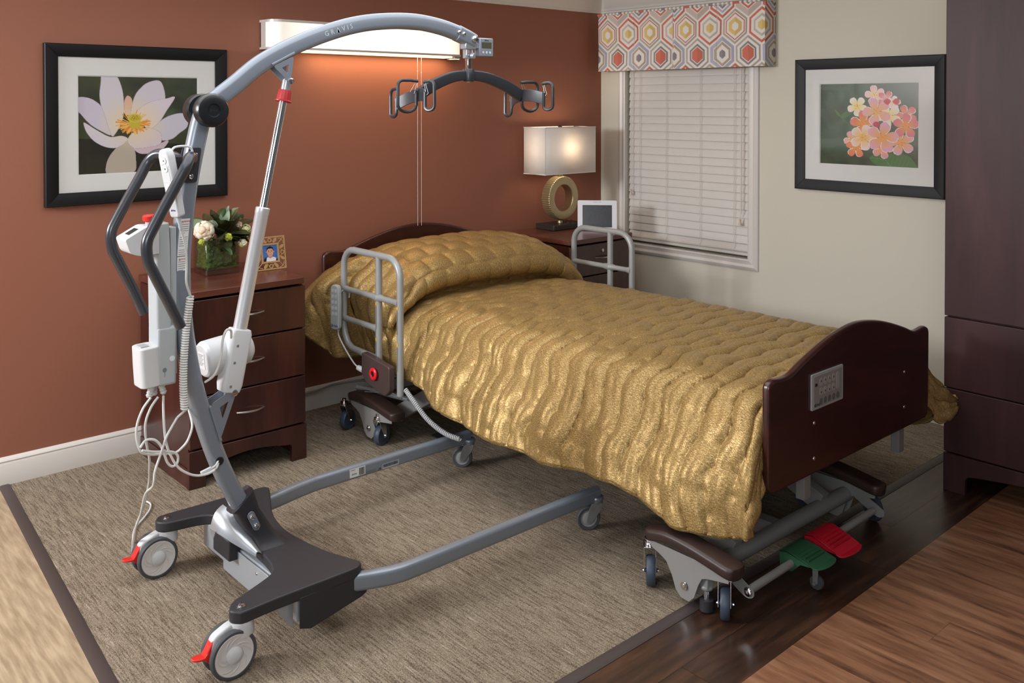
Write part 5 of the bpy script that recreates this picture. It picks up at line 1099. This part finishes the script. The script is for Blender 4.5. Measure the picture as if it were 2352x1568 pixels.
# warning labels on the mast
def mast_at(z): 
    zz = [p[2] for p in mc][::-1]; return np.interp(z, zz, [p[0] for p in mc][::-1])
def mlabel(z0, z1, name='warning_label'):
    w_ = .0155; m = M(); R = []
    for z in np.linspace(z0, z1, 8): x = mast_at(z); R.append([(x-w_-.004, Y0-.0229, z), (x+w_-.006, Y0-.0229, z)])
    V = [p for r_ in R for p in r_]+[(p[0], p[1]+.0006, p[2]) for r_ in R for p in r_]; n_ = len(R)
    F = [(2*i, 2*i+1, 2*i+3, 2*i+2) for i in range(n_-1)]; m.add(V, F)
    lb_ = build(name, m, paper, lift); return lb_
def txt_lines(lb_, zt, n_, dz=.0062):
    for k in range(n_):
        z = zt-k*dz; x = mast_at(z)
        if k % 6 == 5: continue
        build('print_line', M().box((x-.0165, Y0-.0231, z), (x+(.0075 if k % 6 != 4 else -.002), Y0-.0229, z-.0016)), ink_grey, lb_)
l1 = mlabel(1.104, 1.212); x = mast_at(1.204); text('lettering', 'WARNING', .0062, (x-.001, Y0-.0231, 1.204), (1,0,0), (0,0,1), ink_red, l1); txt_lines(l1, 1.196, 15)
l2 = mlabel(1.060, 1.101); x = mast_at(1.094); text('lettering', 'WARNING', .0058, (x-.001, Y0-.0231, 1.094), (1,0,0), (0,0,1), ink_red, l2); txt_lines(l2, 1.087, 5)
for z in (1.203, 1.093): x = mast_at(z); build('warning_triangle', M().prism_h([(x-.0155,z-.003),(x-.0095,z-.003),(x-.0125,z+.003)], [(x-.0145,z-.0023),(x-.0105,z-.0023),(x-.0125,z+.0015)], (0,Y0-.0230,0), (1,0,0), (0,0,1), .0002), ink, l1 if z > 1.15 else l2)
# battery and control unit behind the mast
BXc = -3.500
cb_ = build('control_unit', M().sweep([(-3.494, Y0, .84), (-3.494, Y0, .90), (-3.497, Y0, 1.14), (-3.500, Y0, 1.205)], rrect(.022, .036, .010), (0,1,0)), grey_pl, lift, 'tall pale grey battery and control unit', bevel=.003)
build('mount_plate', M().box((-3.470, Y0-.02, .76), (-3.452, Y0+.02, 1.19)), grey_pl, lift, bevel=.002)
hd = rpoly([(-3.605,1.168),(-3.592,1.128),(-3.565,1.118),(-3.51,1.120),(-3.51,1.198),(-3.545,1.200)], [.006,.012,.02,.001,.004,.008], 4)
build('display_head', M().prism(hd, (0, Y0-.040, 0), (1,0,0), (0,0,1), -.080), white_pl, cb_, bevel=.006, seg=3)
hdn = norm((-.032, 0, .060)); hda = norm((.060, 0, .032)); build('status_display', M().obox(np.array((-3.574, Y0, 1.1855)), hda, FY, hdn, .030, .030, .002), mat('dark display', (52,54,54), .15), cb_, bevel=.0005)
build('stop_button', M().lathe([(.010,0),(.010,.014),(.0165,.015),(.018,.018),(.018,.028),(.015,.031),(.0,.031)], (-3.523, Y0, 1.198), (-.05,0,1), 22), red_pl, cb_, 'red emergency stop button')
build('stop_button_neck', M().lathe([(.012,0),(.011,.013),(.0,.013)], (-3.523, Y0, 1.196), (-.05,0,1), 18), grey_pl, cb_)
build('lower_housing', M().box((-3.515, Y0-.038, .735), (-3.460, Y0+.038, .905)), grey_pl, cb_, bevel=.008, seg=3)
build('charger_cradle', M().sweep([(-3.530, Y0, .738), (-3.534, Y0, .80), (-3.536, Y0, .852)], rrect(.030, .040, .018), (0,1,0)), white_pl, cb_, bevel=.003)
build('cradle_slot', M().box((-3.556, Y0-.018, .850), (-3.534, Y0+.018, .8545)), mat('slot shade', (170,172,176), .5), cb_)
bg_ = build('round_sticker', M().lathe([(.008,0),(.008,.0006),(.0,.0006)], (-3.474, Y0-.0382, .812), (0,-1,0), 18), mat('pale sticker', (222,234,234), .4), cb_)
build('plug_symbol', M().prism([(-.006+.006*math.cos(a), .0065*math.sin(a)) for a in [2*PI*k/14 for k in range(14)]], (-3.490, Y0-.0384, .782), (1,0,0), (0,0,1), .0004).box((-3.4965,Y0-.0386,.762), (-3.4950,Y0-.0382,.778)), ink_grey, cb_)
# plugs + cables
for k, (x, y) in enumerate(((-3.525, Y0-.018), (-3.512, Y0+.0), (-3.497, Y0-.010))):
    build('cable_plug', M().lathe([(.009,0),(.010,.012),(.008,.016),(.010,.020),(.008,.024),(.010,.028),(.006,.034),(.0,.034)], (x, y, .738), (-.3+.3*k, 0, -1), 14), white_pl, lift)
cab_m = mat('white cable', (214,216,214), .45)
def cable(pts, r=.0036): return build('cable', M().tube(cat_rom(pts, 7), r, 7), cab_m, lift)
from_px = None
YC = Y0-.03
cable([(-3.533,YC,.708),(-3.556,YC,.680),(-3.572,YC,.640),(-3.574,YC,.600),(-3.562,YC,.560),(-3.535,YC,.545),(-3.500,YC,.538),(-3.465,YC,.532),(-3.445,YC,.540),(-3.425,YC-.0,.560),(-3.412,YC,.60),(-3.41,YC+.03,.64)])
cable([(-3.512,YC,.706),(-3.534,YC,.677),(-3.545,-1.505,.633),(-3.536,-1.485,.575),(-3.518,-1.46,.514),(-3.503,-1.42,.462),(-3.479,-1.35,.395),(-3.458,-1.25,.290),(-3.437,-1.12,.170),(-3.404,-1.0,.066),(-3.395,-.965,.010)])
cable([(-3.497,YC,.706),(-3.497,YC,.67),(-3.499,YC-.01,.62),(-3.494,YC-.01,.575),(-3.482,YC-.01,.535),(-3.462,YC-.015,.495),(-3.435,YC-.02,.470),(-3.405,YC-.02,.455),(-3.375,YC-.02,.452),(-3.350,YC-.015,.455)])
cable([(-3.567,YC-.01,.575),(-3.552,YC-.01,.592),(-3.530,YC-.015,.590),(-3.512,YC-.015,.570),(-3.502,YC-.015,.545),(-3.492,YC-.015,.515),(-3.478,YC-.015,.500),(-3.462,YC-.012,.505),(-3.460,YC-.01,.525),(-3.475,YC-.01,.540),(-3.505,YC-.01,.548),(-3.535,YC-.01,.556),(-3.562,YC-.01,.566)])
cable([(-3.465,YC-.02,.640),(-3.482,YC-.02,.615),(-3.497,YC-.02,.590),(-3.512,YC-.02,.550),(-3.530,YC-.02,.500),(-3.530,YC-.005,.455),(-3.515,-1.42,.395),(-3.497,-1.33,.30),(-3.466,-1.20,.20),(-3.430,-1.08,.10),(-3.405,-1.0,.012)])
cable([(-3.405,-1.0,.012),(-3.361,-.875,.007),(-3.315,-.769,.006),(-3.258,-.70,.006),(-3.215,-.644,.006),(-3.193,-.592,.006),(-3.200,-.55,.006)])
build('cable_tie', M().tube([(-3.515,YC-.018,.536),(-3.510,YC-.020,.552),(-3.500,YC-.020,.556),(-3.496,YC-.018,.538)], .0015, 5), white_pl, lift)
build('inline_connector', M().obox((-3.372, YC-.006, .4545), (1,0,.22), FY, (-.22,0,1), .034, .010, .015), white_pl, lift, bevel=.002)
build('grommet', M().lathe([(.0,0),(.012,0),(.0125,.003),(.009,.0045),(.0,.003)], (-3.325, Y0-.0225, .470), (0,-1,0), 18), black_gl, lift)
cable([(-3.357,YC-.008,.460),(-3.342,YC-.006,.466),(-3.328,Y0-.022,.473)], .003)
cable([(-3.357,YC-.008,.454),(-3.342,YC-.008,.457),(-3.327,Y0-.022,.466)], .003)
cable([(-3.296,Y0-.045,.842),(-3.302,Y0-.055,.868),(-3.318,Y0-.06,.872),(-3.330,Y0-.062,.850),(-3.336,Y0-.062,.80),(-3.345,Y0-.060,.765),(-3.358,Y0-.055,.74),(-3.372,Y0-.03,.72)])
# coiled handset cable hanging down behind the handle
hc = cat_rom([(-3.424,Y0-.050,.985),(-3.430,Y0-.052,.95),(-3.436,Y0-.052,.91),(-3.441,Y0-.052,.86),(-3.446,Y0-.052,.79),(-3.447,Y0-.052,.72),(-3.444,Y0-.052,.66)], 12)
Lh = np.r_[0, np.cumsum([np.linalg.norm(hc[i+1]-hc[i]) for i in range(len(hc)-1)])]; hp = []; NT = 44
for k in range(NT*9+1):
    s_ = Lh[-1]*k/(NT*9); p = np.array([np.interp(s_, Lh, [q[j] for q in hc]) for j in range(3)]); a_ = 2*PI*k/9; hp.append(p+.0085*np.array((math.cos(a_), math.sin(a_), 0)))
# hand control hung on the handle
hcn = thing('hand_control', 'white lift hand control hung on the push handle, with a coiled cable', 'remote control', (-3.49, Y0-.12, 1.30))
hux = norm((.80, -.60, .0)); huz = norm((.14, 0, 1)); huz = norm((-.16, 0, 1)); hux = norm(hux-huz*hux.dot(huz)); hn = np.cross(hux, huz)
hux = norm((.35, -.94, 0.055)); huz = norm(np.array((-.17, -.06, 1))-hux*np.dot(hux, (-.17,-.06,1))); hn = np.cross(hux, huz)
oc = np.array((-3.487, Y0-.100, 1.330)); HP = rpoly([(-.018,-.100),(.018,-.100),(.021,.02),(.021,.080),(.012,.098),(-.012,.098),(-.021,.080),(-.021,.02)], .010)
body = build('body', M().prism(HP, oc, hux, huz, .026), white_pl, hcn, bevel=.005, seg=3)
fo = oc+hn*.0263
for y, t_ in ((.066, 0), (.042, 1), (-.012, 0), (-.034, 1)):
    build('button', M().prism([(a_, y+b_) for a_, b_ in rrect(.0085, .0095, .008)], fo, hux, huz, .0012), mat('button pale', (212,216,220), .4), body)
    s_ = -1 if t_ else 1; build('arrow', M().prism([(-.003, y-.002*s_), (.003, y-.002*s_), (0, y+.003*s_)][::s_], fo+hn*.0013, hux, huz, .0002), ink, body)
build('outline', M().tube([fo+hux*a_+huz*b_ for a_, b_ in ((-.012,.054),(0,.058),(.012,.050),(.013,.004),(-.012,.004))], .0006, 4), white_pl, body); text('lettering', 'drive', .009, fo+huz*-.078, hux, huz, ink_blue, body)
build('hook', M().tube(cat_rom([oc+huz*.075+hn*.0, oc+huz*.094-hn*.02, oc+huz*.088-hn*.05+np.array((.02,0,0)), oc+huz*.06-hn*.055+np.array((.02,0,0))], 5), .0035, 8), white_pl, hcn)
cbase = oc-huz*.098+hn*.012
build('strain_relief', M().lathe([(.007,0),(.0055,.012),(.0065,.015),(.005,.027),(.006,.030),(.0045,.042),(.0,.042)], cbase, -huz, 12), grey_pl, hcn)
build('cord', M().tube(cat_rom([cbase-huz*.04, (-3.452,Y0-.085,1.14), (-3.445,Y0-.075,1.08), (-3.440,Y0-.062,1.03), (-3.424,Y0-.050,.988)], 7), .0036, 7), cab_m, hcn)
build('coiled_cord', M().tube(hp, .0036, 6), cab_m, hcn)
build('cord', M().tube(cat_rom([tuple(hp[-1]), (-3.450,YC-.02,.650), (-3.465,YC-.02,.640)], 5), .0036, 7), cab_m, hcn)
# ---------------- base
top = [[-3.424,-1.788],[-3.400,-1.762],[-3.306,-1.722],[-3.251,-1.693],[-3.228,-1.650],[-3.218,-1.594],[-3.214,-1.540],[-3.206,-1.40],[-3.206,-1.250],[-3.222,-1.205],[-3.262,-1.185],[-3.330,-1.172],[-3.362,-1.158],[-3.376,-1.132],[-3.362,-1.106],[-3.328,-1.096],[-3.131,-1.104],[-3.038,-1.108],[-2.987,-1.110],[-2.972,-1.126],[-2.977,-1.150],[-3.011,-1.224],[-3.056,-1.323],[-3.078,-1.410],[-3.085,-1.490],[-3.078,-1.580],[-3.060,-1.680],[-3.024,-1.785],[-3.020,-1.812],[-3.034,-1.828],[-3.073,-1.835],[-3.296,-1.832],[-3.396,-1.836],[-3.420,-1.826],[-3.432,-1.806]]
tp = [tuple(p) for p in cat_rom([(a, b) for a, b in top], 3, True)][::-1]
shroud = build('base_cover', M().prism(tp, (0,0,.175), (1,0,0), (0,1,0), -.034), black_pl, lift, 'charcoal moulded base cover', bevel=.005, seg=3)
build('base_skirt', M().prism([(-3.235,.150),(-3.235,.062),(-3.20,.050),(-3.03,.082),(-3.012,.090),(-3.012,.150)], (0,-1.834,0), (1,0,0), (0,0,1), -.005), black_pl, lift, bevel=.002)
build('base_skirt', M().box((-3.016, -1.830, .095), (-3.010, -1.795, .150)), black_pl, lift)
build('base_skirt', M().prism([(-3.20,.150),(-3.20,.062),(-2.99,.085),(-2.99,.150)], (0,-1.108,0), (1,0,0), (0,0,1), .005), black_pl, lift, bevel=.002)
# hump around the mast foot
hm = M(); RR = []
for z, sx1, sy1, xo in ((.170,.062,.080,-3.168),(.178,.054,.066,-3.172),(.192,.047,.052,-3.180),(.215,.042,.043,-3.193),(.25,.041,.036,-3.212),(.29,.038,.033,-3.232),(.325,.036,.0305,-3.250)):
    RR.append([(xo+q[0], Y0+q[1], z+(.03*(q[0]/sx1) if z > .3 else 0)) for q in rrect(sx1, sy1, min(sx1, sy1)*.55, 5)])
build('mast_collar', hm.rings(RR), black_pl, lift, 'black collar around the mast foot')
xm = -3.222; tdir = norm((-.055, 0, .12)); tn = norm((.12, 0, .055))
pb = build('bolt_plate', M().prism([(a_, b_) for a_, b_ in rrect(.012, .034, .012)], (-3.222, Y0-.0375, .262), tn, tdir, .003), alu_gray, lift, bevel=.001)
for d in (.017, -.017): build('dome_bolt', M().lathe([(.0085,0),(.0085,.002),(.007,.006),(.004,.008),(.0,.0085)], np.array((-3.222, Y0-.0405, .262))+tdir*d, (0,-1,0), 16), chrome, pb)
# gearbox beam under the cover and grey cross plate
build('cross_beam', M().box((-3.226, -1.80, .062), (-3.150, -1.16, .142)), alu_light, lift, bevel=.003)
build('beam_plate', M().prism(rpoly([(-1.640,.138),(-1.640,.045),(-1.33,.045),(-1.33,.138)], .008), (-3.230,0,0), (0,1,0), (0,0,1), -.004), alu_light, lift, bevel=.001)
for y, z in ((-1.59,.095),(-1.565,.118)): build('rivet', M().lathe([(.005,0),(.004,.002),(.0,.003)], (-3.2345, y, z), (-1,0,0), 10), chrome, lift)
build('side_gusset', M().prism([(-3.30,.141),(-3.238,.141),(-3.238,.058),(-3.25,.060)], (0,-1.80,0), (1,0,0), (0,0,1), -.004), alu_light, lift, bevel=.001)
# foot pedal: curved metal sheet
R = []
for y, xr, zr, xl, zl in ((-1.400,-3.266,.286,-3.312,.226),(-1.425,-3.262,.281,-3.308,.224),(-1.455,-3.252,.262,-3.299,.218),(-1.490,-3.239,.235,-3.284,.206),(-1.525,-3.227,.205,-3.262,.190),(-1.560,-3.214,.172,-3.238,.172)):
    ring = []
    for k in range(7):
        t = k/6; ring.append((xr+(xl-xr)*t-.006*math.sin(PI*t), y-.008*t, zr+(zl-zr)*t+.012*math.sin(PI*t)))
    R.append(ring+[(p[0]+.002, p[1], p[2]-.003) for p in ring[::-1]])
build('spread_pedal', M().rings(R), silver, lift, 'bent silver leg-spreading pedal', ang=30)
build('pedal_tab', M().prism([(-1.440,.226),(-1.400,.228),(-1.405,.205),(-1.425,.200)], (-3.309,0,0), (0,1,0), (0,0,1), .003), silver, lift)
build('pedal_stop', M().box((-3.262, -1.435, .112), (-3.205, -1.315, .178)), black_pl, lift, bevel=.005)
# legs
def leg(pts, name='base_leg'):
    return build(name, M().sweep(cat_rom([(x, y, .126) for x, y in pts], 8), rrect(.019, .026, .013, 5), (0,0,1)), alu_gray, lift, ang=50)
near = leg([(-3.16,-1.775),(-3.06,-1.812),(-2.99,-1.842),(-2.93,-1.862),(-2.86,-1.868),(-2.6,-1.868),(-2.3,-1.868),(-2.045,-1.870)])
far = leg([(-3.10,-1.165),(-3.00,-1.148),(-2.93,-1.136),(-2.87,-1.122),(-2.80,-1.110),(-2.72,-1.104),(-2.4,-1.104),(-2.03,-1.106)])
def rear_caster(px, py, wx, wy):
    ax = np.array((wx, wy, .0655)); st = np.array((px, py, 0.)); s_ = np.array((0.,1,0))
    # housing: white hood between the two wheels
    hp_ = [(px+.034,.142),(px-.034,.142),(wx-.052,.120),(wx-.060,.085),(wx-.052,.052),(wx-.030,.040),(wx+.0,.052),(wx+.02,.075),(px+.034,.095)]
    hp_ = rpoly(hp_, .016, 4); c = build('caster', M().prism(hp_, (0, wy+.0145, 0), (1,0,0), (0,0,1), .029), white_pl, lift, 'twin wheel braked caster', bevel=.006, seg=3)
    build('stem_cup', M().lathe([(.0,.0),(.034,.0),(.036,.006),(.033,.040),(.0,.042)], (px, py, .101), n=26), white_pl, c)
    for k in (-1, 1):
        y1 = wy+k*.0165; o_ = (wx, y1, .0655); d_ = (0, k, 0)
        build('tyre', M().lathe([(.055,0),(.0625,.001),(.0655,.005),(.0655,.016),(.0625,.020),(.0565,.0205),(.055,.018)], o_, d_, 44, True), mat('tyre grey', (72,74,78), .55), c)
        wh = build('wheel_disc', M().lathe([(.0,.0),(.0555,0),(.0562,.0185),(.0535,.0205),(.050,.0195),(.030,.0165),(.024,.0165),(.0,.0165)], o_, d_, 44), mat('wheel white', (212,208,206), .4), c, ang=25)
        build('hub_cap', M().lathe([(.0235,.016),(.0225,.021),(.017,.025),(.009,.027),(.0,.0275)], o_, d_, 28), white_pl, c)
        for j in range(14):
            a0 = 2*PI*j/14; pts = []
            for t in np.linspace(0, 1, 5): r_ = .0255+.024*t; a1 = a0+k*1.0*t; pts.append((wx+r_*math.cos(a1), y1+k*(.0168+.0032*t), .0655+r_*math.sin(a1)))
            if j % 3 != 1: build('spoke_rib', M().tube(pts, [.0003,.0011,.0014,.0011,.0003], 5), wh.data.materials[0], c)
    br = M().prism(rpoly([(wx-.050,.116),(wx-.028,.124),(wx-.022,.100),(wx-.038,.078),(wx-.064,.066),(wx-.078,.070)], .006), (0, wy+.0135, 0), (1,0,0), (0,0,1), .027)
    b_ = build('brake_lever', br, red_pl, c, 'red brake lever', bevel=.003)
    T_ = rpoly([(0,-.013),(.030,-.016),(.044,-.010),(.048,0),(.044,.010),(.030,.016),(0,.013)], .006)
    build('brake_lever', M().prism([(-p[0], p[1]) for p in T_], (wx-.058, wy, .070), norm((1,0,-.12)), (0,1,0), .006), red_pl, c, bevel=.002)
    build('brake_lever', M().lathe([(.0,-.014),(.014,-.014),(.015,-.010),(.015,.010),(.014,.014),(.0,.014)], (wx-.058, wy, .074), (0,1,0), 16), red_pl, c)
    build('caster_bolt', M().lathe([(.012,0),(.012,.0015),(.0075,.002),(.0075,.006),(.0,.007)], (px, py, .175), n=14), chrome, lift)
rear_caster(-3.398, -1.803, -3.432, -1.800)
rear_caster(-3.340, -1.130, -3.380, -1.130)
def front_caster(px, py, hd):
    h = norm((math.cos(hd), math.sin(hd), 0)); s_ = np.array((-h[1], h[0], 0)); ax = np.array((px, py, .044))-h*.030
    m = M()
    for k in (-1, 1):
        p = ax+s_*k*.0155; m.prism(rpoly([(-.012,-.010),(.012,-.010),(.042,.030),(.052,.058),(.008,.058),(-.004,.030)], .008), p-s_*.0022, h, (0,0,1), -.0044 if 0 else .0044)
    m.lathe([(.0,0),(.020,0),(.024,.008),(.0245,.018),(.0,.020)], np.array((px, py, .092)), n=22)
    c = build('caster', m, mat('caster grey', (136,138,140), .35, .3), lift, 'small swivel caster', bevel=.0015)
    build('caster_cap', M().lathe([(.0,0),(.026,0),(.0275,.003),(.0275,.007),(.024,.012),(.0,.014)], (px, py, .110), n=24), alu_gray, c)
    build('tyre', M().lathe([(.030,-.011),(.040,-.012),(.0435,-.008),(.044,0),(.0435,.008),(.040,.012),(.030,.011)], ax, s_, 32, True), rubber, c)
    build('wheel_hub', M().lathe([(.0,-.0115),(.020,-.0115),(.024,-.009),(.030,-.0105),(.030,.0105),(.024,.009),(.020,.0115),(.0,.0115)], ax, s_, 28), mat('hub grey', (150,150,152), .4), c)
    build('axle_bolt', M().cyl(ax-s_*.021, ax+s_*.021, .007, n=12), rubber, c)
front_caster(-2.055, -1.875, math.radians(-32)); front_caster(-2.035, -1.118, math.radians(-38))
for (x, y) in ((-2.05,-1.870), (-2.03,-1.106)): pass
# rating plates on the far leg
yl = -1.104-.0192
r1 = build('rating_plate', M().box((-2.630, yl-.0006, .112), (-2.560, yl, .145)), paper, lift)
text('lettering', 'drive', .011, (-2.610, yl-.0008, .124), (1,0,0), (0,0,1), ink_blue, r1); build('print_line', M().box((-2.626, yl-.0010, .139), (-2.606, yl-.0006, .141)), ink_grey, r1)
rs = random.Random(2); x = -2.588
while x < -2.564: w_ = rs.uniform(.0006, .002); build('barcode_bar', M().box((x, yl-.0010, .114), (x+w_, yl-.0006, .142)), ink, r1); x += w_+rs.uniform(.0006, .0014)
r2 = build('rating_plate', M().box((-2.480, yl-.0006, .108), (-2.402, yl, .128)), mat('grey label', (168,172,180), .5), lift); x = -2.476
while x < -2.408: w_ = rs.uniform(.0006, .0018); build('barcode_bar', M().box((x, yl-.0010, .114), (x+w_, yl-.0006, .126)), ink, r2); x += w_+rs.uniform(.0006, .0014)
text('lettering', 'CE', .010, (-2.493, yl-.0005, .114), (1,0,0), (0,0,1), ink, r2)
for k in range(3): build('print_line', M().box((-2.556, yl-.0006, .118-.004*k), (-2.510, yl-.0002, .1195-.004*k)), ink_grey, r2)
